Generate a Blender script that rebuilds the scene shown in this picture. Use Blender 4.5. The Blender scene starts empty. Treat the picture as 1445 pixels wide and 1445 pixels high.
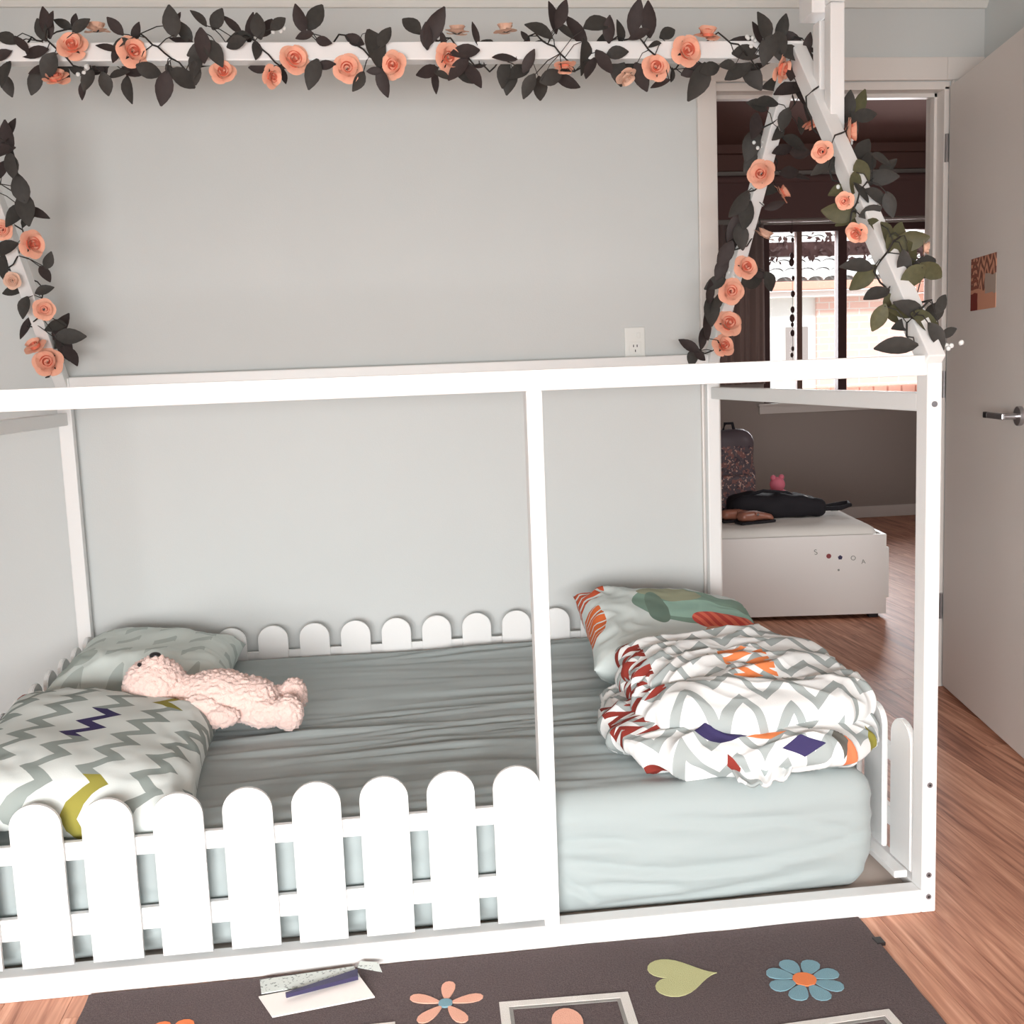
import bpy, bmesh, math, random
import numpy as np
from mathutils import Vector, Matrix, Quaternion, noise
random.seed(7)
PI = math.pi
S = bpy.context.scene
COL = S.collection

# ------------------------------------------------------------ camera, world, lights, exposure
cam = bpy.data.objects.new('camera', bpy.data.cameras.new('camera'))
COL.objects.link(cam)
Mc = Matrix(((0.992243, 0.052024, -0.112908), (-0.118518, 0.121695, -0.985466), (-0.037527, 0.991203, 0.126917))).to_4x4()
cam.matrix_world = Matrix.Translation((-1.09723, -2.02529, 1.15496)) @ Mc
cam.data.sensor_width = 36; cam.data.lens = 37.8286
cam.data.clip_start = .05; cam.data.clip_end = 200
S.camera = cam
S.view_settings.view_transform = 'Standard'; S.view_settings.look = 'None'
S.view_settings.gamma = 1; S.view_settings.use_curve_mapping = False
S.view_settings.exposure = 0.8
w = bpy.data.worlds.new('world'); S.world = w; w.use_nodes = True
w.node_tree.nodes['Background'].inputs[0].default_value = (.93, .97, 1, 1)
w.node_tree.nodes['Background'].inputs[1].default_value = .95

def area(name, loc, rot, sx, sy, power, col=(1, 1, 1), spread=PI):
    l = bpy.data.lights.new(name, 'AREA'); l.shape = 'RECTANGLE'; l.size = sx; l.size_y = sy
    l.energy = power; l.color = col; l.spread = spread
    o = bpy.data.objects.new(name, l); o.location = loc; o.rotation_euler = rot; COL.objects.link(o)
    return o
# daylight through the wide window behind the photographer, low in the wall
area('daylight_window_room', (-1.15, -3.36, .85), (math.radians(69), 0, math.radians(-9)), 2.7, .9, 78, (1, .99, .985), math.radians(112))
area('far_room_fill', (1.9, 1.68, 1.5), (math.radians(74), 0, math.radians(22)), .9, .9, 8, (1, .98, .96))  # added fill lamp for the far bed panel, no opening behind it
# daylight entering the far room's window
area('daylight_window_far', (2.3, 5.75, 1.5), (math.radians(-90), 0, 0), 1.2, 1.1, 34, (.96, .97, 1))
sun = bpy.data.objects.new('sun', bpy.data.lights.new('sun', 'SUN')); COL.objects.link(sun)
sun.data.energy = 1.7; sun.data.angle = math.radians(8); sun.rotation_euler = (math.radians(50), 0, math.radians(-8))

# ------------------------------------------------------------ node maths helper
class X:
    nt = None
    def __init__(s, v): s.v = v
    def _op(op, *a):
        n = X.nt.nodes.new('ShaderNodeMath'); n.operation = op
        for i, q in enumerate(a):
            q = q.v if isinstance(q, X) else q
            if isinstance(q, (int, float)): n.inputs[i].default_value = q
            else: X.nt.links.new(q, n.inputs[i])
        return X(n.outputs[0])
    def __add__(a, b): return X._op('ADD', a, b)
    def __radd__(a, b): return X._op('ADD', b, a)
    def __sub__(a, b): return X._op('SUBTRACT', a, b)
    def __rsub__(a, b): return X._op('SUBTRACT', b, a)
    def __mul__(a, b): return X._op('MULTIPLY', a, b)
    def __rmul__(a, b): return X._op('MULTIPLY', b, a)
    def __truediv__(a, b): return X._op('DIVIDE', a, b)
    def lt(a, b): return X._op('LESS_THAN', a, b)
    def gt(a, b): return X._op('GREATER_THAN', a, b)
    def fr(a): return X._op('FRACT', a)
    def fl(a): return X._op('FLOOR', a)
    def ab(a): return X._op('ABSOLUTE', a)
    def tri(a): return ((a.fr() - .5).ab()) * 2
    def between(a, lo, hi): return a.gt(lo) * a.lt(hi)
def lin(c): return tuple(((q/255)/12.92 if q/255 <= .04045 else ((q/255+.055)/1.055)**2.4) for q in c)
def newmat(name, col=(200, 200, 200), rough=.6, spec=.3, bump=None, metal=0, vary=0, sheen=0):
    """procedural paint / cloth: base colour with a faint noise variation and optional fine bump (scale, strength)"""
    m = bpy.data.materials.new(name); m.use_nodes = True; nt = m.node_tree
    b = nt.nodes['Principled BSDF']; c = lin(col)
    b.inputs['Base Color'].default_value = (*c, 1); b.inputs['Roughness'].default_value = rough
    b.inputs['Specular IOR Level'].default_value = spec; b.inputs['Metallic'].default_value = metal
    if sheen: b.inputs['Sheen Weight'].default_value = sheen
    tc = nt.nodes.new('ShaderNodeTexCoord')
    if vary:
        n = nt.nodes.new('ShaderNodeTexNoise'); n.inputs['Scale'].default_value = 6
        nt.links.new(tc.outputs['Object'], n.inputs['Vector'])
        r = nt.nodes.new('ShaderNodeMix'); r.data_type = 'RGBA'
        r.inputs[6].default_value = (*[q*(1-vary) for q in c], 1); r.inputs[7].default_value = (*[min(1, q*(1+vary)) for q in c], 1)
        nt.links.new(n.outputs['Fac'], r.inputs[0]); nt.links.new(r.outputs[2], b.inputs['Base Color'])
    if bump:
        n = nt.nodes.new('ShaderNodeTexNoise'); n.inputs['Scale'].default_value = bump[0]; n.inputs['Detail'].default_value = 3
        nt.links.new(tc.outputs['Object'], n.inputs['Vector'])
        bp = nt.nodes.new('ShaderNodeBump'); bp.inputs['Strength'].default_value = bump[1]; bp.inputs['Distance'].default_value = .004
        nt.links.new(n.outputs['Fac'], bp.inputs['Height']); nt.links.new(bp.outputs[0], b.inputs['Normal'])
    return m
def pattern(name, base, layers_fn, rough=.85, warp=0, wscale=6, bump=None, attr=None):
    """layers_fn(x,y,z) -> list of (mask, colour) painted over base, in the object's own coordinates"""
    m = newmat(name, base, rough, .15, bump); nt = m.node_tree; X.nt = nt
    b = nt.nodes['Principled BSDF']
    tc = nt.nodes.new('ShaderNodeTexCoord'); vec = tc.outputs['Object']
    if attr: at_ = nt.nodes.new('ShaderNodeAttribute'); at_.attribute_name = attr; vec = at_.outputs['Vector']
    if warp:
        n = nt.nodes.new('ShaderNodeTexNoise'); n.inputs['Scale'].default_value = wscale; n.inputs['Detail'].default_value = 1
        nt.links.new(vec, n.inputs['Vector'])
        s1 = nt.nodes.new('ShaderNodeVectorMath'); s1.operation = 'SUBTRACT'; s1.inputs[1].default_value = (.5, .5, .5)
        nt.links.new(n.outputs['Color'], s1.inputs[0])
        s2 = nt.nodes.new('ShaderNodeVectorMath'); s2.operation = 'SCALE'; s2.inputs['Scale'].default_value = warp
        nt.links.new(s1.outputs[0], s2.inputs[0])
        s3 = nt.nodes.new('ShaderNodeVectorMath'); s3.operation = 'ADD'
        nt.links.new(vec, s3.inputs[0]); nt.links.new(s2.outputs[0], s3.inputs[1]); vec = s3.outputs[0]
    sp = nt.nodes.new('ShaderNodeSeparateXYZ'); nt.links.new(vec, sp.inputs[0])
    cur = None
    for mask, col in layers_fn(X(sp.outputs[0]), X(sp.outputs[1]), X(sp.outputs[2])):
        r = nt.nodes.new('ShaderNodeMix'); r.data_type = 'RGBA'
        if cur is None: r.inputs[6].default_value = (*lin(base), 1)
        else: nt.links.new(cur, r.inputs[6])
        r.inputs[7].default_value = (*lin(col), 1)
        nt.links.new(mask.v, r.inputs[0]); cur = r.outputs[2]
    nt.links.new(cur, b.inputs['Base Color'])
    return m

# ------------------------------------------------------------ object helpers
def tag(o, label=None, cat=None, group=None, kind=None):
    if label: o['label'] = label
    if cat: o['category'] = cat
    if group: o['group'] = group
    if kind: o['kind'] = kind
    return o
def empty(name, loc=(0, 0, 0), rz=0, label=None, cat=None, group=None, kind=None):
    o = bpy.data.objects.new(name, None); o.empty_display_size = .05; COL.objects.link(o)
    o.location = loc; o.rotation_euler = (0, 0, rz)
    return tag(o, label, cat, group, kind)
def adopt(o, parent):
    """child keeps the world coordinates its mesh was written in"""
    o.parent = parent
    if parent.parent is None and parent.type == 'EMPTY':
        o.matrix_parent_inverse = (Matrix.Translation(parent.location) @ parent.rotation_euler.to_matrix().to_4x4()).inverted()
def link(name, me, m=None, parent=None, world=True, smooth=False):
    o = bpy.data.objects.new(name, me); COL.objects.link(o)
    if m and not me.materials: me.materials.append(m)
    if smooth: me.polygons.foreach_set('use_smooth', [True]*len(me.polygons))
    if parent:
        if world: adopt(o, parent)
        else: o.parent = parent
    return o
def mesh(name, V, F, m=None, parent=None, world=True, smooth=False):
    me = bpy.data.meshes.new(name); me.from_pydata([tuple(v) for v in V], [], F); me.update()
    return link(name, me, m, parent, world, smooth)
class MB:
    def __init__(s): s.bm = bmesh.new()
    def box(s, a, b, bev=0, mtx=None):
        a, b = Vector(a), Vector(b); c = (a+b)/2; d = b-a
        r = bmesh.ops.create_cube(s.bm, size=1, matrix=(mtx or Matrix()) @ Matrix.Translation(c) @ Matrix.Diagonal((*d, 1)))
        if bev:
            es = list({e for v in r['verts'] for e in v.link_edges})
            bmesh.ops.bevel(s.bm, geom=es, offset=bev, segments=2, affect='EDGES', profile=.6)
        return s
    def bar(s, p, q, wx, wy, up=(1, 0, 0), bev=.003):
        """oriented square bar from p to q; wx is its size along 'up', wy across"""
        p, q = Vector(p), Vector(q); d = (q-p); L = d.length; d.normalize()
        u = Vector(up); u = (u - d*u.dot(d)).normalized(); v = d.cross(u)
        M = Matrix((u, v, d)).transposed().to_4x4(); M.translation = p
        return s.box((-wx/2, -wy/2, 0), (wx/2, wy/2, L), bev, M)
    def cyl(s, p, q, r, r2=None, n=12, cap=True):
        p, q = Vector(p), Vector(q); d = q-p
        M = Matrix.Translation((p+q)/2) @ d.to_track_quat('Z', 'Y').to_matrix().to_4x4()
        bmesh.ops.create_cone(s.bm, cap_ends=cap, segments=n, radius1=r, radius2=r if r2 is None else r2, depth=d.length, matrix=M)
        return s
    def sph(s, c, r, n=10, sc=(1, 1, 1), rot=None):
        M = Matrix.Translation(c) @ (rot.to_4x4() if rot else Matrix()) @ Matrix.Diagonal((r*sc[0], r*sc[1], r*sc[2], 1))
        bmesh.ops.create_uvsphere(s.bm, u_segments=n*2, v_segments=n, radius=1, matrix=M); return s
    def tube(s, pts, r, n=6):
        P = [Vector(p) for p in pts]; rings = []
        for i, p in enumerate(P):
            t = (P[min(i+1, len(P)-1)]-P[max(i-1, 0)]).normalized()
            a = t.cross(Vector((.3, .2, 1)) if abs(t.z) < .9 else Vector((1, 0, 0))).normalized(); b = t.cross(a)
            rr = r[i] if isinstance(r, (list, tuple)) else r
            rings.append([s.bm.verts.new(p + a*math.cos(2*PI*k/n)*rr + b*math.sin(2*PI*k/n)*rr) for k in range(n)])
        for A, B in zip(rings, rings[1:]):
            for k in range(n): s.bm.faces.new((A[k], A[(k+1) % n], B[(k+1) % n], B[k]))
        s.bm.faces.new(rings[0][::-1]); s.bm.faces.new(rings[-1]); return s
    def prism(s, pts, depth, M=None):
        """polygon in local xy extruded along +z"""
        M = M or Matrix(); n = len(pts)
        A = [s.bm.verts.new(M @ Vector((x, y, 0))) for x, y in pts]; B = [s.bm.verts.new(M @ Vector((x, y, depth))) for x, y in pts]
        s.bm.faces.new(A[::-1]); s.bm.faces.new(B)
        for k in range(n): s.bm.faces.new((A[k], A[(k+1) % n], B[(k+1) % n], B[k]))
        return s
    def mesh(s, name):
        bmesh.ops.recalc_face_normals(s.bm, faces=s.bm.faces)
        me = bpy.data.meshes.new(name); s.bm.to_mesh(me); s.bm.free(); return me
    def obj(s, name, m, parent=None, world=True, smooth=False):
        return link(name, s.mesh(name), m, parent, world, smooth)
def box(name, a, b, m, parent=None, bev=.003, world=True):
    return MB().box(a, b, bev).obj(name, m, parent, world)
def soft_box(name, lo, hi, r, step, m, disp=None, parent=None, world=True):
    """rounded box with an even grid on every side; disp(p, n) -> offset vector"""
    lo, hi = np.array(lo, float), np.array(hi, float); V = {}; L = []; F = []
    N = np.maximum(2, np.round((hi-lo)/step).astype(int))
    def vid(i, j, k):
        key = (i, j, k)
        if key not in V:
            p = lo + (hi-lo)*np.array(key)/N
            c = np.clip(p, lo+r, hi-r); d = p-c; l = np.linalg.norm(d)
            n = d/l if l > 1e-9 else np.array((0, 0, 1.))
            if l > 1e-9: p = c+n*r
            q = Vector(p)
            if disp: q = q + disp(q, Vector(n))
            V[key] = len(L); L.append(q)
        return V[key]
    for ax in range(3):
        a, b = [(1, 2), (2, 0), (0, 1)][ax]
        for end in (0, 1):
            for i in range(N[a]):
                for j in range(N[b]):
                    def K(u, v):
                        t = [0, 0, 0]; t[ax] = int(N[ax]*end); t[a] = u; t[b] = v; return vid(*t)
                    q = [K(i, j), K(i+1, j), K(i+1, j+1), K(i, j+1)]
                    F.append(q if end else q[::-1])
    return mesh(name, L, F, m, parent, world, True)
def fbm(p, s, oct=3): return noise.fractal(Vector(p)*s, 1.0, 2.0, oct, noise_basis='PERLIN_ORIGINAL')

# ------------------------------------------------------------ materials
M = {}
M['wall'] = newmat('wall_paint', (205, 209, 208), .8, .2, (260, .08), vary=.015)
M['ceiling'] = newmat('ceiling_paint', (222, 222, 217), .9, .1)
M['trimw'] = newmat('trim_gloss_white', (222, 217, 212), .35, .4)
M['door'] = newmat('door_leaf_paint', (222, 216, 211), .45, .3, (120, .04), vary=.01)
M['farwall'] = newmat('far_room_wall_dimmed', (165, 156, 150), .85, .15)  # underexposed look of the far room put into this taupe
M['farceil'] = newmat('far_room_ceiling_dimmed', (120, 92, 86), .9, .1)  # dimness under the far ceiling put into this brown
M['bed'] = newmat('white_painted_pine', (234, 235, 234), .38, .35, (40, .05))
M['ply'] = newmat('pale_plywood_base', (205, 190, 180), .6, .2, vary=.05)
M['bolt'] = newmat('zinc_bolt', (150, 150, 155), .35, .5, metal=.7)
M['dark'] = newmat('dark_socket', (50, 48, 50), .5, .3)
M['sheet'] = newmat('sage_grey_sheet', (163, 173, 173), .85, .15, (900, .12), sheen=.15)
M['panel'] = newmat('white_melamine', (240, 238, 235), .4, .3)
M['leaf'] = newmat('dark_cloth_leaf', (62, 60, 57), .6, .25, vary=.25)
M['leaf2'] = newmat('brown_cloth_leaf', (60, 52, 51), .6, .25, vary=.25)
M['leaf3'] = newmat('olive_cloth_leaf', (84, 82, 58), .55, .3, vary=.3)
M['vine'] = newmat('dark_vine', (52, 50, 48), .6, .2)
M['peach'] = newmat('peach_petal', (242, 182, 156), .75, .15, vary=.06)
M['peachin'] = newmat('coral_petal', (228, 130, 106), .75, .15, vary=.08)
M['pale'] = newmat('pale_petal_back', (226, 188, 166), .75, .15, vary=.08)
M['blossom'] = newmat('white_blossom', (225, 228, 226), .7, .2)
M['plush'] = newmat('pink_curly_plush', (243, 212, 202), .95, .05, (350, .8), sheen=.5, vary=.04)
M['plushg'] = newmat('grey_pink_inner_ear', (205, 186, 182), .95, .05, (300, .6), vary=.1)
M['black'] = newmat('black_cloth', (36, 34, 38), .8, .2, (200, .2))
M['blackp'] = newmat('black_plastic', (30, 28, 30), .3, .5)
M['chrome'] = newmat('brushed_chrome', (170, 168, 170), .28, .5, metal=.9)
M['plastic'] = newmat('switch_plastic', (226, 228, 224), .35, .4)
M['brownframe'] = newmat('dark_brown_window_frame', (78, 54, 52), .5, .3)
M['brownlight'] = newmat('weathered_brown_mullion', (120, 92, 82), .5, .3)
M['blind'] = newmat('brown_roller_blind', (112, 88, 86), .9, .1)
M['curtain'] = newmat('taupe_curtain', (150, 130, 124), .95, .1, sheen=.2)
M['rail'] = newmat('pale_metal_rail', (170, 160, 156), .4, .4, metal=.3)
M['paper'] = newmat('white_paper', (232, 226, 221), .7, .15, (60, .05))
M['navy'] = newmat('navy_sticker_and_shadow', (58, 54, 84), .45, .3)  # star sticker, and the shadow wedge shaped as a strip on the leaflet
M['steelgrey'] = newmat('cardboard_grey', (150, 152, 146), .8, .1)
def wood():
    m = bpy.data.materials.new('red_brown_laminate'); m.use_nodes = True; nt = m.node_tree; X.nt = nt
    b = nt.nodes['Principled BSDF']; b.inputs['Roughness'].default_value = .42; b.inputs['Specular IOR Level'].default_value = .16
    tc = nt.nodes.new('ShaderNodeTexCoord'); oi = nt.nodes.new('ShaderNodeObjectInfo')
    off = nt.nodes.new('ShaderNodeVectorMath'); off.operation = 'SCALE'; off.inputs[0].default_value = (31, 17, 9)
    nt.links.new(oi.outputs['Random'], off.inputs['Scale'])
    ad = nt.nodes.new('ShaderNodeVectorMath'); nt.links.new(tc.outputs['Object'], ad.inputs[0]); nt.links.new(off.outputs[0], ad.inputs[1])
    def ns(scale, detail, dist):
        mp = nt.nodes.new('ShaderNodeMapping'); mp.inputs['Scale'].default_value = scale; nt.links.new(ad.outputs[0], mp.inputs[0])
        n = nt.nodes.new('ShaderNodeTexNoise'); n.inputs['Scale'].default_value = 1; n.inputs['Detail'].default_value = detail
        n.inputs['Distortion'].default_value = dist; nt.links.new(mp.outputs[0], n.inputs['Vector']); return X(n.outputs['Fac'])
    g = ns((34, 2.2, 1), 4, 1.6); f = ns((150, 5, 1), 3, .6)
    k = g*.75 + f*.35 + X(oi.outputs['Random'])*.14 - .17
    cr = nt.nodes.new('ShaderNodeValToRGB'); nt.links.new(k.v, cr.inputs[0]); e = cr.color_ramp.elements
    e[0].position = .26; e[0].color = (*lin((140, 92, 74)), 1); e[1].position = .74; e[1].color = (*lin((232, 184, 158)), 1)
    for p, c in ((.4, (182, 128, 104)), (.55, (208, 154, 127))):
        q = e.new(p); q.color = (*lin(c), 1)
    nt.links.new(cr.outputs[0], b.inputs['Base Color'])
    return m
M['wood'] = wood()
M['sub'] = newmat('dark_underlay', (70, 48, 40), .9, .1)
def chev(sx, px, amp, wd, swap=False, diag=0):
    def f(x, y):
        u, v = (y, x) if swap else (x, y)
        s = (u + v*diag)/sx + (v/px).tri()*amp
        return s, s.fr().lt(wd), v
    return f
GREY, NAVY, OLIVE, RED, ORANGE = (148, 158, 154), (62, 56, 96), (146, 140, 66), (150, 62, 52), (236, 140, 88)
def pl_front(x, y, z):
    s, band, v = chev(.105, .08, .45, .33, False, -.22)(x, y); k = s.fl()
    return [(band, GREY), (band*k.between(-.5, .5)*y.between(-.10, .08), NAVY), (band*k.between(.5, 1.5)*y.between(.12, .24), OLIVE),
            (band*k.between(.5, 1.5)*y.lt(-.26), OLIVE), (band*k.between(-3.5, -2.5)*y.between(-.02, .3), RED)]
M['pl_front'] = pattern('zigzag_pillowcase', (216, 223, 220), pl_front, warp=.012, wscale=5, bump=(500, .1))
def pl_back(x, y, z):
    s, band, v = chev(.13, .10, .45, .32, True)(x, y)
    r = ((x+.22)*(x+.22)*110 + (y+.16)*(y+.16)*200).lt(1)
    return [(band*((x/.1).fr().lt(.55)), (184, 196, 192)), (r, (180, 192, 187))]
M['pl_back'] = pattern('pale_printed_pillowcase', (214, 224, 220), pl_back, warp=.02, wscale=5, bump=(500, .1))
def duvet(layer):
    def f(x, y, z):
        s, band, v = chev(.085, .11, .8, .36, True, .2)(x, y)
        blob = lambda cx, cy, rx, ry, k=.25: (((x-cx+(y-cy)*k)*(1/rx)).ab() + ((y-cy)*(1/ry)).ab()).lt(1)
        sel = lambda a, b, c, d: x.between(a, b)*y.between(c, d)
        zz = ((y/.05).tri()*.8 + x/.09).fr().lt(.5)
        L = [(band, (164, 172, 171))]
        for kind, m, c in ACC[layer]: L.append((zz*sel(*m) if kind == 'zigzag' else blob(*m), c))
        return L
    return f
DRED = (142, 58, 50)
ACC = {'upper': [('zigzag', (-.03, .08, -.21, -.02), ORANGE), ('zigzag', (-.31, -.20, -.12, .12), DRED)],
       'middle': [('zigzag', (-.30, -.20, -.16, .06), DRED), ('patch', (-.03, -.30, .03, .012), NAVY)],
       'lower': [('patch', (-.09, -.252, .07, .022), NAVY), ('patch', (.02, -.256, .045, .016), ORANGE), ('patch', (.085, -.305, .045, .016), NAVY), ('patch', (-.07, -.335, .016, .03), DRED),
                 ('zigzag', (-.30, -.19, -.20, .0), DRED), ('patch', (-.255, -.30, .035, .03), DRED), ('patch', (.27, -.25, .016, .05), OLIVE), ('patch', (.185, -.30, .018, .022), (226, 130, 90)), ('patch', (.165, -.29, .018, .02), (100, 98, 92)),
                 ('patch', (.01, -.37, .03, .014), DRED)]}
for k in ACC: M['duvet_'+k] = pattern('zigzag_duvet_cover', (236, 238, 237), duvet(k), warp=.01, wscale=9, bump=(400, .12), attr='unfold')
def cpil(x, y, z):
    b = lambda cx, cy, rx, ry: (((x-cx)*(1/rx))*((x-cx)*(1/rx)) + ((y-cy)*(1/ry))*((y-cy)*(1/ry))).lt(1)
    st = ((x+y*.6)/.035).fr().lt(.5)
    return [(b(.09, .06, .22, .13), (132, 160, 146)), (b(.0, .14, .1, .05), (160, 164, 140)), (b(.08, .03, .16, .07), (160, 196, 182)), (b(-.06, .03, .035, .10), (116, 138, 126)),
            (b(.15, -.04, .12, .06), (232, 120, 96)), (b(.15, -.04, .12, .06)*st, (205, 84, 76)), (b(.2, -.10, .14, .05), (218, 160, 134)),
            (b(-.25, .2, .06, .07)*((y/.04).fr().lt(.7)), (200, 92, 62)), (b(-.25, -.02, .04, .1)*((y/.03).fr().lt(.8)), (214, 110, 62))]
M['cpil'] = pattern('printed_teal_pillowcase', (216, 226, 224), cpil, warp=.03, wscale=9, bump=(500, .12))
M['rug'] = newmat('charcoal_rug_pile', (106, 95, 95), 1, .02, (500, 1), vary=.45)
n_ = M['rug'].node_tree
for q in n_.nodes:
    if q.type == 'TEX_NOISE' and q.inputs['Scale'].default_value == 6: q.inputs['Scale'].default_value = 260; q.inputs['Detail'].default_value = 4
def tuft(name, c): return newmat(name, c, 1, .02, (700, .7), vary=.06)
M['rg'] = tuft('green_tufts', (196, 196, 148)); M['rb'] = tuft('blue_tufts', (132, 168, 180)); M['ro'] = tuft('orange_tufts', (240, 140, 92))
M['rp'] = tuft('peach_tufts', (236, 180, 158)); M['rw'] = tuft('white_tufts', (226, 222, 216)); M['rgr'] = tuft('grey_tufts', (150, 148, 144))
# ------------------------------------------------------------ room shell
WY = 1.486          # face of the wall behind the bed
def struct(o): o['kind'] = 'structure'; return o
struct(MB().box((-2.75, WY, -.02), (-.0, 1.60, 2.42)).box((.0, WY, 2.06), (.815, 1.60, 2.42)).box((.815, WY, -.02), (1.05, 1.60, 2.42)).obj('wall_back', M['wall']))
struct(box('wall_left', (-2.87, -3.55, -.02), (-2.75, 1.60, 2.42), M['wall'], bev=0))
struct(box('wall_right', (.936, -3.55, -.02), (1.05, WY, 2.42), M['wall'], bev=0))
struct(box('wall_front', (-2.75, -3.55, -.02), (.936, -3.45, 2.42), M['wall'], bev=0))
struct(MB().box((-2.87, -3.55, 2.40), (1.05, 1.60, 2.46)).obj('ceiling', M['ceiling']))
# cove cornice along the back wall
pr = [(0, 0), (0, -.11), (.012, -.11), (.02, -.095), (.05, -.05), (.09, -.02), (.105, -.012), (.105, 0)]
def cornice(name, p, q, inward):
    d = (Vector(q)-Vector(p)); L = d.length; d.normalize(); i = Vector(inward)
    Mx = Matrix((i, Vector((0, 0, 1)), d)).transposed().to_4x4(); Mx.translation = p
    return struct(MB().prism(pr, L, Mx).obj(name, M['ceiling']))
cornice('trim_1', (-2.75, WY, 2.4), (.936, WY, 2.4), (0, -1, 0))
cornice('trim_2', (.936, -3.45, 2.4), (.936, WY-.105, 2.4), (-1, 0, 0))
cornice('trim_3', (-2.75, -3.45, 2.4), (-2.75, WY-.105, 2.4), (1, 0, 0))
struct(MB().box((-2.75, WY-.014, .0005), (-.07, WY, .075), .004).obj('baseboard_back', M['trimw']))
struct(MB().box((.922, -3.45, .0005), (.936, WY-.0, .075), .004).obj('baseboard_right', M['trimw']))
struct(MB().box((-2.75, -3.45, .0005), (-2.736, WY-.015, .075), .004).obj('baseboard_left', M['trimw']))
# window behind the photographer (source of the daylight)
wf = struct(MB().box((-2.5, -3.45, .32), (.6, -3.42, .38), .004).box((-2.5, -3.45, 1.66), (.6, -3.42, 1.72), .004)
   .box((-2.5, -3.45, .38), (-2.44, -3.42, 1.66), .004).box((.54, -3.45, .38), (.6, -3.42, 1.66), .004).box((-.98, -3.45, .38), (-.92, -3.42, 1.66), .004).obj('window_2', M['trimw']))
box('pane', (-2.44, -3.449, .38), (-.98, -3.44, 1.66), M['ceiling'], wf, 0); box('pane', (-.92, -3.449, .38), (.54, -3.44, 1.66), M['ceiling'], wf, 0)
# floor: boards laid one by one over a dark underlay
fl = struct(MB().box((-2.87, -3.55, -.06), (3.4, 5.66, -.013)).obj('floor', M['sub']))
def boards(x0, x1, y0, y1, seed):
    random.seed(seed); W = .125; n = int(math.ceil((x1-x0)/W))
    for c in range(n):
        a = x0+c*W; b = min(a+W, x1); y = y0-random.uniform(0, 1.2)
        while y < y1:
            e = y+1.22; lo, hi = max(y, y0), min(e, y1)
            if hi-lo > .01:
                me = MB().box((a+.0005, lo+.0006, -.0128), (b-.0005, hi-.0006, 0)).mesh('floor_plank')
                me.transform(Matrix.Translation((-a, -lo, 0))); o = link('floor_plank', me, M['wood'])
                o.location = (a, lo, 0); o.parent = fl
            y = e
boards(-2.75, .936, -2.2, WY, 3); boards(.0, .815, WY, 1.60, 4); boards(-.1, 3.3, 1.60, 5.55, 5)
struct(box('trim_4', (-2.75, -3.45, -.0128), (.936, -2.2, 0), M['wood'], bev=0))
# door architrave and jamb
ar = empty('trim_5', (.4, WY, 0), kind='structure')
MB().box((-.048, WY-.018, 0), (.016, WY, 2.135), .004).obj('side_casing', M['trimw'], ar)
MB().box((.80, WY-.018, 2.062), (.93, WY, 2.135), .004).obj('head_casing_end', M['trimw'], ar)
MB().box((-.048, WY-.019, 2.062), (.80, WY, 2.135), .004).obj('head_casing', M['trimw'], ar)
MB().box((.82, WY-.018, 0), (.90, WY, 2.062), .004).obj('side_casing', M['trimw'], ar)
MB().box((.0, WY-.004, 0), (.018, 1.605, 2.045), .002).box((.797, WY-.004, 0), (.815, 1.605, 2.045), .002).box((0, WY-.004, 2.035), (.815, 1.605, 2.06), .002)\
    .box((.018, 1.53, 0), (.028, 1.56, 2.035), .001).box((.787, 1.53, 0), (.797, 1.56, 2.035), .001).box((.018, 1.53, 2.022), (.797, 1.56, 2.035), .001).obj('jamb', M['trimw'], ar)
# door leaf, open into the room
dv = Vector((-.195, -.981, 0)); ang = math.atan2(dv.y, dv.x)
dr = empty('door_1', (.805, 1.462, 0), ang, kind='structure')     # local +x runs along the leaf, local -y faces the room
lf = MB().box((0, 0, .012), (.815, .036, 2.04), .002).obj('leaf', M['door'], dr, False)
h = MB().cyl((.66, -.0005, .985), (.66, -.012, .985), .027, n=28).cyl((.66, -.012, .985), (.66, -.05, .985), .009, n=14)\
    .obj('handle_rose', M['chrome'], dr, False)
hl = MB().bar((.668, -.05, .985), (.545, -.05, .985), .018, .012, (0, 0, 1), .003).obj('lever', M['chrome'], h, False)
hl2 = MB().bar((.545, -.05, .985), (.515, -.05, .985), .018, .012, (0, 0, 1), .003).obj('lever_end', M['blackp'], h, False)
hg = MB()
for z in (.25, 1.02, 1.8): hg.cyl((-.006, -.006, z), (-.006, -.006, z+.09), .006, n=10)
hg.obj('hinge', M['chrome'], dr, False)
# picture card stuck on the door
st = empty('picture_card', (.805, 1.462, 0), ang, 'small brown and orange printed card stuck on the open white door', 'picture')
def st_pat(x, y, z):
    return [(((x/.05).tri()*1+z/.045).fr().lt(.5)*z.gt(1.36), (122, 78, 66)), (x.gt(.36)*z.between(1.345, 1.40), (176, 160, 148)),
            (x.lt(.30)*z.lt(1.35), (122, 52, 44)), (x.lt(.30)*z.gt(1.35)*((z/.02).fr().lt(.5)), (140, 84, 70))]
M['card'] = pattern('printed_card', (206, 150, 124), st_pat, .5, warp=.03, wscale=18)
MB().box((.236, -.0022, 1.298), (.45, -.0004, 1.458)).obj('card', M['card'], st, False)
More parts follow.
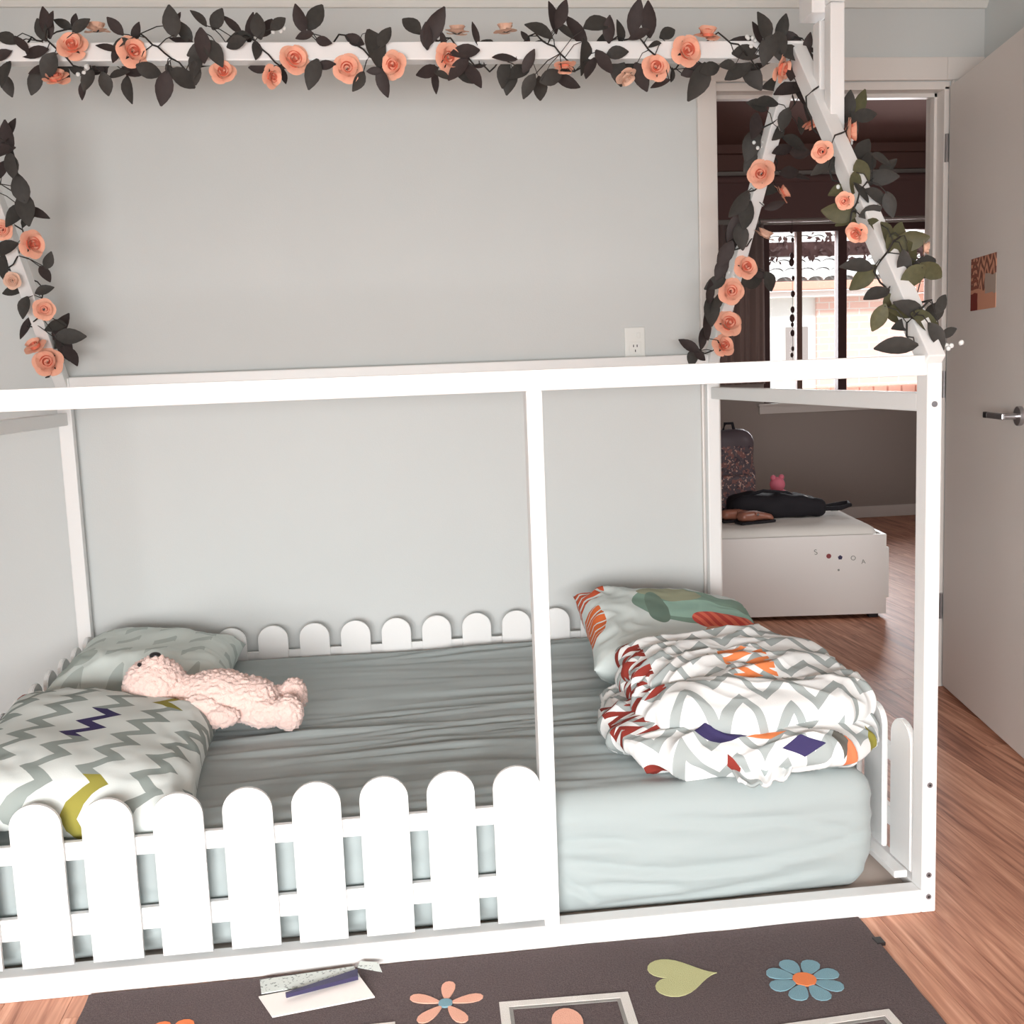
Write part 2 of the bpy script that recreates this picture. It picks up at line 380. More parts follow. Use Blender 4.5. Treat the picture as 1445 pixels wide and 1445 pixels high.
# wall switch / outlet plate
so = empty('wall_outlet', (-.268, WY, 1.25), 0, 'white power outlet plate on the wall left of the doorway', 'outlet')
MB().box((-.302, WY-.008, 1.195), (-.234, WY, 1.293), .003).obj('plate', M['plastic'], so)
MB().box((-.288, WY-.0105, 1.205), (-.248, WY-.008, 1.245), .0015).obj('socket_face', M['plastic'], so)
for x, z in ((-.274, 1.232), (-.262, 1.232), (-.268, 1.216)): MB().box((x-.0015, WY-.0108, z-.004), (x+.0015, WY-.0104, z+.004)).obj('slot', M['dark'], so)
MB().box((-.262, WY-.0115, 1.258), (-.25, WY-.008, 1.275), .0015).obj('rocker', M['plastic'], so)

# ------------------------------------------------------------ far room
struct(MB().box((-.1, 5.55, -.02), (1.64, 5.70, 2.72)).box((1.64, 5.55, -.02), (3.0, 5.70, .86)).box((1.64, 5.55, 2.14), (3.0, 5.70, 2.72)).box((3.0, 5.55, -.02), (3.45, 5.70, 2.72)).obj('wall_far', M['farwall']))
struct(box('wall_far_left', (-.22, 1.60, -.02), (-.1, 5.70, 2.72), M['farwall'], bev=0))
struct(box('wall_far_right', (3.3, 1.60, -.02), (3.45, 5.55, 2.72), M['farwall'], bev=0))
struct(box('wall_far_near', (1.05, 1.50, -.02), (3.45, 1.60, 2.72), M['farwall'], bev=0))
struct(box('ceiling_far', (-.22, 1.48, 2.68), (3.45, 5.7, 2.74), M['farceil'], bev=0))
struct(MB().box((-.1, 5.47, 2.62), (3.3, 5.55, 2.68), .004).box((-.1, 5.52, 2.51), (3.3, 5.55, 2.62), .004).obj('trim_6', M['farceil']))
struct(MB().box((-.1, 5.535, .0005), (3.3, 5.55, .085), .004).obj('baseboard_far', M['trimw']))
wn = empty('window_1', (2.3, 5.55, .86), kind='structure')
MB().box((1.60, 5.53, .80), (3.04, 5.56, .862), .004).box((1.585, 5.50, .858), (3.05, 5.60, .875), .003).obj('window_sill', M['trimw'], wn)
MB().box((1.64, 5.58, .86), (1.70, 5.64, 2.14)).box((2.94, 5.58, .86), (3.0, 5.64, 2.14)).box((1.70, 5.58, .86), (2.94, 5.64, .91)).box((1.70, 5.58, 2.09), (2.94, 5.64, 2.14)).obj('window_frame', M['brownframe'], wn)
MB().box((1.905, 5.585, .91), (1.945, 5.63, 2.09)).obj('mullion', M['brownlight'], wn)
MB().box((2.21, 5.57, .91), (2.275, 5.635, 2.09)).obj('mullion', M['brownframe'], wn)
MB().box((2.895, 5.585, .91), (2.94, 5.63, 2.09)).obj('mullion', M['brownframe'], wn)
gl = bpy.data.materials.new('window_glass'); gl.use_nodes = True
g = gl.node_tree.nodes['Principled BSDF']; g.inputs['Transmission Weight'].default_value = 1; g.inputs['Roughness'].default_value = 0; g.inputs['IOR'].default_value = 1.05
nt = gl.node_tree; tr = nt.nodes.new('ShaderNodeBsdfTransparent'); gs = nt.nodes.new('ShaderNodeBsdfGlossy'); gs.inputs['Roughness'].default_value = .02
fr = nt.nodes.new('ShaderNodeFresnel'); fr.inputs[0].default_value = 1.4; mx = nt.nodes.new('ShaderNodeMixShader')
nt.links.new(fr.outputs[0], mx.inputs[0]); nt.links.new(tr.outputs[0], mx.inputs[1]); nt.links.new(gs.outputs[0], mx.inputs[2])
nt.links.new(mx.outputs[0], nt.nodes['Material Output'].inputs[0])
for a, b in ((1.70, 1.905), (1.945, 2.21), (2.275, 2.895)): box('pane', (a, 5.606, .91), (b, 5.610, 2.09), gl, wn, 0)
# roller blind above the window and curtain at its left
bl = empty('roller_blind', (2.3, 5.5, 2.15), 0, 'dark brown roller blind pulled up over the far room window', 'blind')
MB().box((1.25, 5.46, 2.17), (3.25, 5.47, 2.42), .002).obj('fabric', M['blind'], bl)
MB().cyl((1.25, 5.47, 2.44), (3.25, 5.47, 2.44), .028, n=16).obj('roller', M['blind'], bl)
MB().cyl((1.45, 5.465, 2.155), (3.25, 5.465, 2.155), .011, n=10).obj('bottom_rail', M['rail'], bl)
ct = empty('curtain', (1.45, 5.46, 1.02), 0, 'taupe curtain hanging left of the far room window', 'curtain')
V = []; F = []; n = 60
for i in range(n+1):
    x = 1.22+.42*i/n; y = 5.50+.018*math.sin(i*.75)+.006*math.sin(i*1.9)
    for z in (1.02, 1.5, 2.14): V.append((x, y+.01*math.sin(i*.3+z), z))
for i in range(n):
    for k in (0, 1): a = i*3+k; F.append((a, a+3, a+4, a+1))
o = mesh('curtain_panel', V, F, M['curtain'], ct, smooth=True); md = o.modifiers.new('t', 'SOLIDIFY'); md.thickness = .003
# bead string hanging in the window
bs = empty('bead_string', (1.82, 5.44, 2.13), 0, 'dark bead string hanging in the left pane of the far window', 'hanging decoration')
MB().cyl((1.82, 5.452, 1.14), (1.82, 5.452, 2.155), .0015, n=5).obj('string', M['vine'], bs)
random.seed(2); z = 2.08; bead = None
while z > 1.15:
    r = random.choice((.012, .016, .02))
    if bead is None: bead = MB().sph((0, 0, 0), 1, 5).obj('bead', M['brownframe'], bs, False, True)
    else: bead = bead.copy(); COL.objects.link(bead)
    bead.matrix_parent_inverse = Matrix(); bead.location = (random.uniform(-.006, .006), .012, z-2.13); bead.scale = (r, r*.6, r*1.5)
    z -= random.choice((.045, .06, .11))

# ------------------------------------------------------------ outside the far window
M['render'] = newmat('white_render', (245, 243, 240), .8, .1)
M['tile'] = newmat('pale_roof_tile', (238, 236, 234), .8, .1, vary=.05)
M['gutter'] = newmat('salmon_gutter', (236, 176, 156), .6, .2)
def brickwall(x, y, z):
    row = (z/.075).fl(); m = (z/.075).fr().lt(.14); v = ((x/.23)+row*.5).fr().lt(.06)
    return [(m, (238, 226, 220)), (v, (238, 226, 220))]
M['bwall'] = pattern('salmon_brickwork', (240, 200, 188), brickwall, .8)
M['brick'] = newmat('salmon_brick', (232, 176, 156), .85, .1, vary=.1)
M['grass'] = newmat('pale_ground', (190, 186, 176), .9, .1)
struct(box('ground', (-6, 5.75, -.3), (16, 30, -.25), M['grass'], bev=0))
hs = empty('neighbour_house', (4.5, 9.5, -.25), 0, 'bright white and brick house with tiled roof seen through the far window', 'house')
MB().box((1.5, 9.5, -.25), (3.66, 9.8, 1.86)).obj('rendered_wall', M['render'], hs)
MB().box((3.66, 9.46, -.25), (8.5, 9.8, 1.86)).obj('brick_wall', M['bwall'], hs)
MB().box((1.2, 9.18, 1.93), (8.8, 9.26, 2.02), .01).obj('gutter', M['gutter'], hs)
MB().box((1.2, 9.26, 1.86), (8.8, 9.5, 1.92)).obj('eave', M['render'], hs)
MB().box((1.2, 9.26, 2.0), (8.8, 9.4, 2.02)).obj('roof_board', M['render'], hs)
wd = MB().box((3.28, 9.48, 1.0), (3.60, 9.50, 1.06), .004).box((3.28, 9.48, 1.55), (3.60, 9.50, 1.60), .004).box((3.28, 9.48, 1.06), (3.31, 9.50, 1.55), .004).box((3.57, 9.48, 1.06), (3.60, 9.50, 1.55), .004).obj('window', M['render'], hs)
box('pane', (3.31, 9.485, 1.06), (3.57, 9.49, 1.55), M['rail'], wd, 0)
tm = None; arc = [(.085*math.cos(a), .045*math.sin(a)) for a in [PI*k/6 for k in range(7)]]
for r in range(7):
    for c in range(20):
        if tm is None:
            V = [(x, 0, z) for x, z in arc]+[(x, .3, z) for x, z in arc]; F = [(k, k+1, k+8, k+7) for k in range(6)]
            tm = bpy.data.meshes.new('roof_tile'); tm.from_pydata(V, [], F); tm.materials.append(M['tile'])
            tm.polygons.foreach_set('use_smooth', [True]*6)
        o = bpy.data.objects.new('roof_tile', tm); COL.objects.link(o); adopt(o, hs)
        o.location = (2.5+c*.175, 9.22+r*.24, 2.03+r*.115); o.rotation_euler = (math.radians(22), 0, 0)
MB().box((1.2, 9.35, 2.03), (8.8, 11.2, 2.06), 0, Matrix.Translation((0, 9.35, 2.0)) @ Matrix.Rotation(math.radians(25), 4, 'X') @ Matrix.Translation((0, -9.35, -2.03))).obj('roof_slab', M['tile'], hs)
# brick ledge right outside the window
bk = empty('brick_ledge', (2.6, 5.85, .9), 0, 'salmon brick ledge just outside the far room window', 'ledge')
bm_ = None
for i in range(14):
    if bm_ is None: bm_ = MB().box((-.05, -.08, -.035), (.05, .08, .035), .006).mesh('brick')
    o = link('brick', bm_, M['brick']); o.parent = bk; o.location = (-.75+i*.112, 0, .03)
MB().box((1.6, 5.78, -.25), (3.3, 5.93, .885)).obj('ledge_base', M['bwall'], bk)
pb = empty('brick_pier', (3.2, 6.3, 0), 0, 'salmon brick pier outside at the right edge of the far window', 'pier')
bmp = None
for i in range(26):
    if bmp is None: bmp = MB().box((-.11, -.06, -.034), (.11, .06, .034), .005).mesh('brick')
    o = link('brick', bmp, M['brick']); o.parent = pb; o.location = (.12+(.02 if i % 2 else 0), 0, -.2+i*.08)
# timber beam with climbing foliage above the view
be = empty('pergola_beam', (2.6, 6.6, 2.2), 0, 'dark red brown beam hung with climbing leaves outside the far window', 'beam')
MB().box((1.2, 6.55, 2.02), (4.6, 6.65, 2.13), .005).obj('beam', M['brownframe'], be)
MB().box((1.3, 6.55, -.25), (1.4, 6.65, 2.02), .005).obj('post', M['brownframe'], be)
MB().box((4.4, 6.55, -.25), (4.5, 6.65, 2.02), .005).obj('post', M['brownframe'], be)
# ------------------------------------------------------------ the house-frame bed
B = empty('house_bed', (-1.05, .7, 0), 0, 'white timber house-frame floor bed with picket fence rails and a pitched top frame', 'bed')
mb = M['bed']; XL = -2.093; D1 = 1.428
def part(name, a, b, bev=.0035): return box(name, a, b, mb, B, bev)
part('post', (-.031, .0, 0), (0, .045, 1.162)); part('post', (XL, 0, 0), (XL+.031, .045, 1.162))
part('post', (-.042, D1, 0), (0, D1+.032, 1.194)); part('post', (XL, D1, 0), (XL+.042, D1+.032, 1.194))
part('post', (-.830, .001, .05), (-.799, .045, 1.1225))
part('top_rail', (XL+.031, .0, 1.122), (-.031, .032, 1.162)); part('top_rail', (XL+.042, D1, 1.156), (-.042, D1+.03, 1.196))
for x in (-.030, XL+.001):
    part('end_rail', (x, .045, 1.050), (x+.029, D1, 1.088)); part('bottom_rail', (x, .045, 0), (x+.029, D1, .05))
part('bottom_rail', (XL+.031, 0, 0), (-.031, .04, .05)); part('bottom_rail', (XL+.042, D1, 0), (-.042, D1+.03, .05))
part('base_ledge', (-.062, .06, .05), (-.032, 1.40, .066)); part('base_ledge', (XL+.032, .06, .05), (XL+.062, 1.40, .066))
MB().box((XL+.032, .042, .018), (-.032, D1-.002, .03)).obj('base_board', M['ply'], B)
# roof frame
for x in (-.02, XL+.02):
    MB().bar((x, .0, 1.145), (x, .705, 1.935), .036, .045).obj('rafter', mb, B)
    MB().bar((x, D1+.018, 1.175), (x, .723, 1.935), .036, .045).obj('rafter', mb, B)
part('ridge_beam', (XL, .69, 1.915), (0, .735, 1.957))
# upright fixed to the front rafter and rising out of view
part('upright', (-.019, .495, 1.70), (.016, .53, 1.985)); part('upright', (-.019, .495, 1.987), (.018, .53, 2.30))
part('upright_batten', (-.019, .56, 1.78), (.0, .60, 1.965)); part('tie_block', (-.05, .53, 1.972), (.0, .61, 2.03))
bolt = None
for z, d in ((1.065, 0), (.279, 1), (.083, 1), (.035, 1)):
    m = MB().cyl((-.0165, .0004, z), (-.0165, -.0025, z), .0058, n=16)
    o = m.obj('bolt', M['bolt'], B)
    if d: MB().cyl((-.0165, -.002, z), (-.0165, -.0028, z), .0028, n=6).obj('hex_socket', M['dark'], o, False)
for ob in B.children:
    for c in ob.children: c.matrix_parent_inverse = Matrix()
# picket fences: two rails and round-topped pickets each
def picket_mesh(wd, h, t):
    r = wd/2; pts = [(-r, 0), (r, 0), (r, h-r*.95)]
    pts += [(r*math.cos(a), h-r*.95+r*.95*math.sin(a)) for a in [PI*k/14 for k in range(1, 14)]] + [(-r, h-r*.95)]
    b = MB().prism(pts, t, Matrix(((1, 0, 0, 0), (0, 0, -1, 0), (0, 1, 0, 0), (0, 0, 0, 1))))
    bmesh.ops.recalc_face_normals(b.bm, faces=b.bm.faces)
    es = [e for e in b.bm.edges if len(e.link_faces) == 2 and e.calc_face_angle() > .8 and abs(e.verts[0].co.y-e.verts[1].co.y) < 1e-5]
    bmesh.ops.bevel(b.bm, geom=es, offset=.0022, segments=2, affect='EDGES')
    return b.mesh('picket')
PM = picket_mesh(.094, .324, .013); PM.materials.append(mb)
def fence(p0, p1, centres, out):
    """rails run p0..p1 (world), pickets stand on side 'out' of them"""
    f = bpy.data.objects.new('picket_fence', MB().bar(p0+Vector((0, 0, .285)), p1+Vector((0, 0, .285)), .036, .014, (0, 0, 1), .002)
        .bar(p0+Vector((0, 0, .137)), p1+Vector((0, 0, .137)), .044, .014, (0, 0, 1), .002).mesh('fence_rails')); COL.objects.link(f)
    f.data.materials.append(mb); adopt(f, B)
    d = (p1-p0).normalized(); rz = math.atan2(d.y, d.x)
    for c in centres:
        o = bpy.data.objects.new('picket', PM); COL.objects.link(o); o.parent = f
        o.matrix_local = Matrix.Translation(p0 + d*c + Vector(out) + Vector((0, 0, .064))) @ Matrix.Rotation(rz, 4, 'Z')
fence(Vector((XL+.033, .022, 0)), Vector((-.832, .022, 0)), [(-.8765-i*.1305)-(XL+.033) for i in range(9)], (0, -.008, 0))
fence(Vector((XL+.045, D1-.008, 0)), Vector((-.045, D1-.008, 0)), [(-.574+.1305*3-i*.1305)-(XL+.045) for i in range(14)], (0, -.008, 0))
fence(Vector((-.009, .048, 0)), Vector((-.009, D1-.018, 0)), [.012+.13*i+.05-.048+.04 for i in range(0, 11)], (-.008-.013, 0, 0))
fence(Vector((XL+.009, .048, 0)), Vector((XL+.009, D1-.018, 0)), [.054+.13*i for i in range(0, 11)], (.008+.013, 0, 0))

# ------------------------------------------------------------ mattress in its fitted sheet
CREASE = [(-.79, .20, -.62, .185, .004, .010), (-.79, .165, -.30, .115, -.022, .012), (-.60, .235, -.15, .22, -.012, .007), (-.55, .13, -.12, .17, -.02, .008),
          (-.79, .10, -.5, .07, .01, .007), (-.79, .13, -.70, .06, 0, .008), (-.32, .21, -.12, .15, .01, .006), (-.72, .05, -.2, .09, -.01, .006)]
rc = random.Random(12)
CREASE += [(a, rc.uniform(.06, .24), a+rc.uniform(.1, .25), rc.uniform(.06, .24), rc.uniform(-.02, .02), .005) for a in [-2.0+.12*i for i in range(10)]]
TOPC = [(rc.uniform(.1, 1.35), a, a+rc.uniform(.5, 1.1), rc.uniform(-.04, .12), rc.uniform(.004, .010)) for a in [rc.uniform(-1.75, -1.0) for _ in range(26)]]
def mat_disp(p, n):
    a = noise.noise(Vector((p.x*1.3+3, p.y*9, p.z*6))) ; b = noise.noise(Vector((p.x*3+p.y*4, p.y*22+p.x*2, 4)))
    c = noise.noise(Vector((p.x*2.2, p.y*2, p.z*26+p.x*3)))
    c2 = 1-abs(noise.noise(Vector((p.x*1.6+8, p.y*2, p.z*17-p.x*4))))*2.2
    side = 1-abs(n.z); top = abs(n.z)
    # long creases drawn across the top towards the pillows
    cr = 1-abs(noise.noise(Vector((p.x*.9, p.y*13+p.x*1.1, 9))))*2.4
    q = n*(top*(a*.006+b*.0025+max(0, cr)*.005)*min(1, max(0, .55-(p.x+.3))+.3) + side*(c*.0045+max(0, c2)**3*.003))
    for x0, z0, x1, z1, bn, dp in CREASE:
        if n.y < -.5 and x0 < p.x < x1:
            t = (p.x-x0)/(x1-x0); zc = z0+(z1-z0)*t+bn*math.sin(PI*t); dz = (p.z-zc)/.008
            q += n*(-dp*math.exp(-dz*dz)+dp*.5*math.exp(-((p.z-zc+.016)/.012)**2))*math.sin(PI*min(1, t*1.02))**.4
    for y0, x0, x1, sl, dp in TOPC:
        if n.z > .5 and x0 < p.x < x1:
            t = (p.x-x0)/(x1-x0); yc = y0+sl*(p.x-x0)+.012*math.sin(p.x*5+y0*9); dy = (p.y-yc)/.010
            q += n*(dp*math.exp(-dy*dy))*math.sin(PI*t)
    # soft sag and drawn in lower edge
    if p.z < .12: q += Vector((-.02*n.x, -.015*n.y, 0))*(.12-p.z)/.07
    return q
mt = soft_box('mattress', (-2.045, .048, .031), (-.105, 1.385, .290), .05, .0085, M['sheet'], mat_disp)
tag(mt, 'thick mattress in a sage grey fitted sheet on the house bed', 'mattress')

# ------------------------------------------------------------ pillows
def pillow(name, L, W, T, m, seed, floppy=.0, n=56, piping=False, wr=.006):
    """cushion in local coords, long axis x; seam in the xy plane"""
    V = []; F = []; idx = {}
    def vid(i, j, s):
        e = i in (0, n) or j in (0, n)
        key = (i, j, 0 if e else s)
        if key not in idx:
            u, v = 2*i/n-1, 2*j/n-1
            pin = 1-.07*(1-v*v)*abs(u)**3; piv = 1-.07*(1-u*u)*abs(v)**3
            x, y = u*L/2*pin, v*W/2*piv
            t = T/2*((1-u**4)**.55)*((1-v**4)**.55)*(1-.25*u*u*v*v)
            rad = noise.noise(Vector((u*2.2+seed, v*2.2, s*3)))*.012 + (1-abs(noise.noise(Vector((u*4+seed, v*5, s)))*2))*wr*(abs(u)**2+abs(v)**2)
            z = s*(t + (0 if e else rad*min(1, t/T*4)))
            z += floppy*(u*u)*-1 + noise.noise(Vector((u*1.1+seed, v*1.3, 5)))*.01
            idx[key] = len(V); V.append((x, y, z))
        return idx[key]
    for s in (1, -1):
        for i in range(n):
            for j in range(n):
                q = [vid(i, j, s), vid(i+1, j, s), vid(i+1, j+1, s), vid(i, j+1, s)]
                F.append(q if s > 0 else q[::-1])
    return mesh(name, V, F, m, smooth=True)
p1 = pillow('pillow', .50, .68, .16, M['pl_front'], 3, wr=.008)
p1.location = (-1.77, .36, .355); p1.rotation_euler = (math.radians(2), math.radians(9), math.radians(3))
tag(p1, 'pillow with grey, navy and olive zigzags nearest the front fence', 'pillow')
p2 = pillow('pillow', .46, .56, .16, M['pl_back'], 11, wr=.008)
p2.location = (-1.79, 1.10, .36); p2.rotation_euler = (math.radians(-2), math.radians(4), math.radians(2))
tag(p2, 'pale green-grey printed pillow in the far left corner behind the plush toy', 'pillow')
p3 = pillow('pillow', .54, .54, .16, M['cpil'], 23, wr=.014)
p3.location = (-.30, .93, .385); p3.rotation_euler = (math.radians(10), math.radians(7), math.radians(-3))
tag(p3, 'pillow printed in teal, orange and red behind the bundled duvet', 'pillow')

# ------------------------------------------------------------ bundled duvet
def heap(name, L, W, H, m, seed, fold, parent=None, nu=300, nv=110, ex=.62):
    """flattened superellipsoid crumpled by folded noise; rests on local z=0"""
    V = []; F = []; UV = []; R0 = .27; arc = [0]; pr_ = None
    sg = lambda c, e: math.copysign(abs(c)**e, c)
    for j in range(nv+1):
        ph = PI/2-PI*j/nv; q_ = (sg(math.cos(ph), .55)*R0, sg(math.sin(ph), .8)*H/2)
        if pr_: arc.append(arc[-1]+math.dist(q_, pr_))
        pr_ = q_
    for j in range(nv+1):
        ph = -PI/2+PI*j/nv
        for i in range(nu):
            th = 2*PI*i/nu
            x = sg(math.cos(ph), .55)*sg(math.cos(th), ex); y = sg(math.cos(ph), .55)*sg(math.sin(th), ex); z = sg(math.sin(ph), .8)
            P = Vector((x*L/2, y*W/2, z*H/2)); n = Vector((x/L, y/W, z/H)).normalized()
            wv = Vector((noise.noise(P*5+Vector((seed, 0, 0))), noise.noise(P*5+Vector((0, seed, 0))), 0))*.05
            q = P+wv
            a = (1-min(1, abs(noise.noise(Vector((q.x*3.5, q.y*11-q.x*4, q.z*8+seed))))*2.6))**1.4*1.7-.35
            b = (1-min(1, abs(noise.noise(Vector((q.x*6+q.y*3, q.y*20+q.x*6, q.z*14+seed*2))))*2.6))**1.4*1.15-.2
            c = noise.noise(P*4+Vector((seed, seed, 0)))
            P = P+n*(fold*(max(-.4, a)*1.0+max(-.3, b)*.45) + c*.025)
            P.z = max(P.z+H/2, .0)
            UV.append((sg(math.cos(th), ex)*L/2/R0*arc[nv-j], sg(math.sin(th), ex)*W/2/R0*arc[nv-j], 0))
            V.append(P)
    for j in range(nv):
        for i in range(nu):
            k = (i+1) % nu; F.append((j*nu+i, j*nu+k, (j+1)*nu+k, (j+1)*nu+i))
    o = mesh(name, V, F, m, parent, False, True)
    at = o.data.attributes.new('unfold', 'FLOAT_VECTOR', 'POINT'); at.data.foreach_set('vector', [c for u in UV for c in u])
    return o
dv_ = empty('duvet', (-.33, .36, .292), math.radians(-4), 'white and grey zigzag duvet bundled up at the right end of the bed', 'duvet')
lo_ = heap('lower_fold', .58, .60, .10, M['duvet_lower'], 4, .013, dv_); lo_.location = (-.0, .0, 0)
mi_ = heap('middle_fold', .52, .52, .10, M['duvet_middle'], 9, .014, dv_); mi_.location = (.035, .035, .05)
up_ = heap('upper_fold', .50, .40, .09, M['duvet_upper'], 15, .010, dv_); up_.location = (.02, .09, .095)
# loose corner of the cover hanging towards the front
V = []; F = []; n = 26
for i in range(n+1):
    for j in range(n+1):
        u, v = i/n, j/n
        x = -.08+u*.22*(1-.55*(1-v)) + .02*(1-v); y = -.345+v*.14+.05*abs(u-.45)*(1-v)
        z = .012+.035*v+.011*math.sin(u*19+v*3)*(.4+v*.6)+.01*noise.noise(Vector((u*5, v*4, 1)))
        V.append((x, y, z))
for i in range(n):
    for j in range(n): a = i*(n+1)+j; F.append((a, a+n+1, a+n+2, a+1))
o = mesh('loose_corner', V, F, M['duvet_lower'], dv_, False, True); at = o.data.attributes.new('unfold', 'FLOAT_VECTOR', 'POINT'); at.data.foreach_set('vector', [c for v in V for c in (v[0], v[1]-.1, 0)]); md = o.modifiers.new('t', 'SOLIDIFY'); md.thickness = .006

# ------------------------------------------------------------ pink plush animal
T = empty('plush_toy', (-1.545, .635, .385), math.radians(-6), 'pink curly plush toy bear lying on its back across the pillows', 'soft toy'); T.scale = (.94, .94, .94)
b = MB()
# local x runs from head to feet
for c, r, sc in (((-.16, .0, .045), .078, (1.05, 1, .92)), ((-.15, -.012, .095), .034, (1.1, 1, .9)), ((-.075, 0, .02), .052, (1, 1, .9)),
                 ((.0, .0, .012), .080, (1.35, 1, .8)), ((.075, 0, -.004), .074, (1.2, 1.0, .8)),
                 ((-.03, -.075, .0), .036, (1.8, .85, .85)), ((.03, -.088, -.022), .031, (1.5, 1, .9)),
                 ((-.03, .075, .01), .036, (1.8, .85, .85)), ((.04, .085, -.01), .031, (1.4, 1, .9)),
                 ((.13, -.042, -.03), .046, (1.5, .95, .85)), ((.195, -.05, -.03), .044, (.9, 1, 1.05)),
                 ((.13, .045, -.022), .046, (1.5, .95, .85)), ((.19, .055, -.015), .043, (.85, 1, 1.1)),
                 ((-.225, -.062, .015), .038, (.9, 1, .7)), ((-.215, .06, .03), .038, (.9, 1, .7))):
    b.sph(c, r, 10, sc)
o = b.obj('body', M['plush'], T, False, True)
r_ = o.modifiers.new('r', 'REMESH'); r_.mode = 'VOXEL'; r_.voxel_size = .0042; r_.use_smooth_shade = True
tx = bpy.data.textures.new('curl', 'CLOUDS'); tx.noise_scale = .009; tx.noise_depth = 2
d_ = o.modifiers.new('d', 'DISPLACE'); d_.texture = tx; d_.strength = .019; d_.mid_level = .5; d_.texture_coords = 'LOCAL'
MB().sph((-.15, -.012, .126), .0125, 8, (1.25, .9, .75)).obj('nose', M['blackp'], T, False, True)
for s in (-1, 1): MB().sph((-.186, .032*s, .108), .0055, 8).obj('eye', M['blackp'], T, False, True)
for s, z in ((-1, .022), (1, .04)): MB().sph((-.222, .066*s, z), .026, 8, (.9, .8, .6)).obj('inner_ear', M['plushg'], T, False, True)
MB().tube([(-.153, -.018, .124), (-.146, -.022, .118), (-.138, -.02, .115)], .0014).obj('mouth', M['vine'], T, False)

# ------------------------------------------------------------ rug and what lies on it
R_ = empty('play_rug', (-.95, -.55, 0), 0, 'charcoal play rug with heart, flowers and white squares in front of the bed', 'rug')
V = []; F = []; nx, ny = 120, 60
def rugz(u, v): return .007+.0016*noise.noise(Vector((u*9, v*7, 2)))
cor = [(-1.717, -.004), (-.172, .002), (-.20, -1.1), (-1.70, -1.1)]
for j in range(ny+1):
    for i in range(nx+1):
        u, v = i/nx, j/ny
        T0 = Vector(cor[0]).lerp(Vector(cor[1]), u); B0 = Vector(cor[3]).lerp(Vector(cor[2]), u); P = T0.lerp(B0, v)
        wv = .004*noise.noise(Vector((u*14, 0, 3)))*(1-v)**8 ; wx = .003*noise.noise(Vector((0, v*14, 3)))
        V.append((P.x+wx, P.y-.006+wv, rugz(u, v)))
for j in range(ny):
    for i in range(nx): a = j*(nx+1)+i; F.append((a, a+nx+1, a+nx+2, a+1))
o = mesh('pile', V, F, M['rug'], R_); md = o.modifiers.new('t', 'SOLIDIFY'); md.thickness = .006; md.offset = -1
# shallow tufted motifs: each outline is a low relief pad on the pile
def motif(name, pts, m, parent=R_, z=.0068, t=.0022):
    return MB().prism(pts, t, Matrix.Translation((0, 0, z))).obj(name, m, parent)
def petal(cx, cy, a, r0, r1, w, n=14):
    P = []
    for k in range(n):
        t = 2*PI*k/n; l = (1-math.cos(t))/2; s = math.sin(t)*w/2*(.45+.75*l)
        x = r0+(r1-r0)*l; P.append((cx+x*math.cos(a)-s*math.sin(a), cy+x*math.sin(a)+s*math.cos(a)))
    return P
def disc(cx, cy, r, n=18, sx=1): return [(cx+r*sx*math.cos(2*PI*k/n), cy+r*math.sin(2*PI*k/n)) for k in range(n)]
hp = []
for k in range(40):
    t = 2*PI*k/40; x = 16*math.sin(t)**3; y = 13*math.cos(t)-5*math.cos(2*t)-2*math.cos(3*t)-math.cos(4*t)
    hp.append((-.592-y*.0044-.006, -.155+x*.0040+.0))
motif('heart_motif', hp[::-1], M['rg'])
fb = motif('blue_flower_motif', disc(-.37, -.207, .022), M['ro'], t=.0032)
for k in range(8):
    o = motif('petal', petal(-.37, -.207, PI/4*k+.2, .018, .072, .04), M['rb']); o.parent = fb
    o.matrix_parent_inverse = Matrix()
fp = motif('peach_flower_motif', disc(-1.042, -.163, .013), M['rb'], t=.0032)
for k in range(5):
    o = motif('petal', petal(-1.042, -.163, 2*PI/5*k+.15, .011, .072, .03), M['rp']); o.parent = fp
    o.matrix_parent_inverse = Matrix()
fo = motif('orange_flower_motif', disc(-1.535, -.195, .02), M['rb'], t=.0032)
for k in range(8):
    o = motif('petal', petal(-1.535, -.195, PI/4*k+PI/8, .015, .07, .04), M['ro']); o.parent = fo
    o.matrix_parent_inverse = Matrix()
def sqframe(x0, y1, s, rot=-.04, wd=.017, inner=True):
    c = Vector((x0, y1)); ca, sa = math.cos(rot), math.sin(rot)
    q = lambda u, v: (c.x+u*ca-v*sa, c.y+u*sa+v*ca)
    fr_ = None
    for k, (a, b) in enumerate((((0, -wd), (s, 0)), ((0, -s), (wd, -wd)), ((s-wd, -s), (s, -wd)), ((wd, -s), (s-wd, -s+wd)))):
        pts = [q(a[0], a[1]), q(b[0], a[1]), q(b[0], b[1]), q(a[0], b[1])]
        o = motif('square_outline' if k == 0 else 'outline_side', pts, M['rw'])
        if k == 0: fr_ = o
        else: o.parent = fr_; o.matrix_parent_inverse = Matrix()
    for (a, b) in (((wd, -wd-.007), (s-wd, -wd)), ((wd, -s+wd), (wd+.007, -wd-.007)), ((s-wd-.007, -s+wd), (s-wd, -wd-.007))):
        o = motif('shade_line', [q(a[0], a[1]), q(b[0], a[1]), q(b[0], b[1]), q(a[0], b[1])], M['rgr'], t=.0012); o.parent = fr_; o.matrix_parent_inverse = Matrix()
sqframe(-.944, -.178, .24); sqframe(-.50, -.335, .24, .05); sqframe(-1.375, -.205, .24, .0)
motif('peach_motif', [(x, y) for x, y in disc(-.83, -.258, .04, 20, .7) if x > -.86], M['rp'])
MB().box((-.182, -.112, .002), (-.164, -.088, .009), .001).obj('edge_tab', M['blackp'], R_)
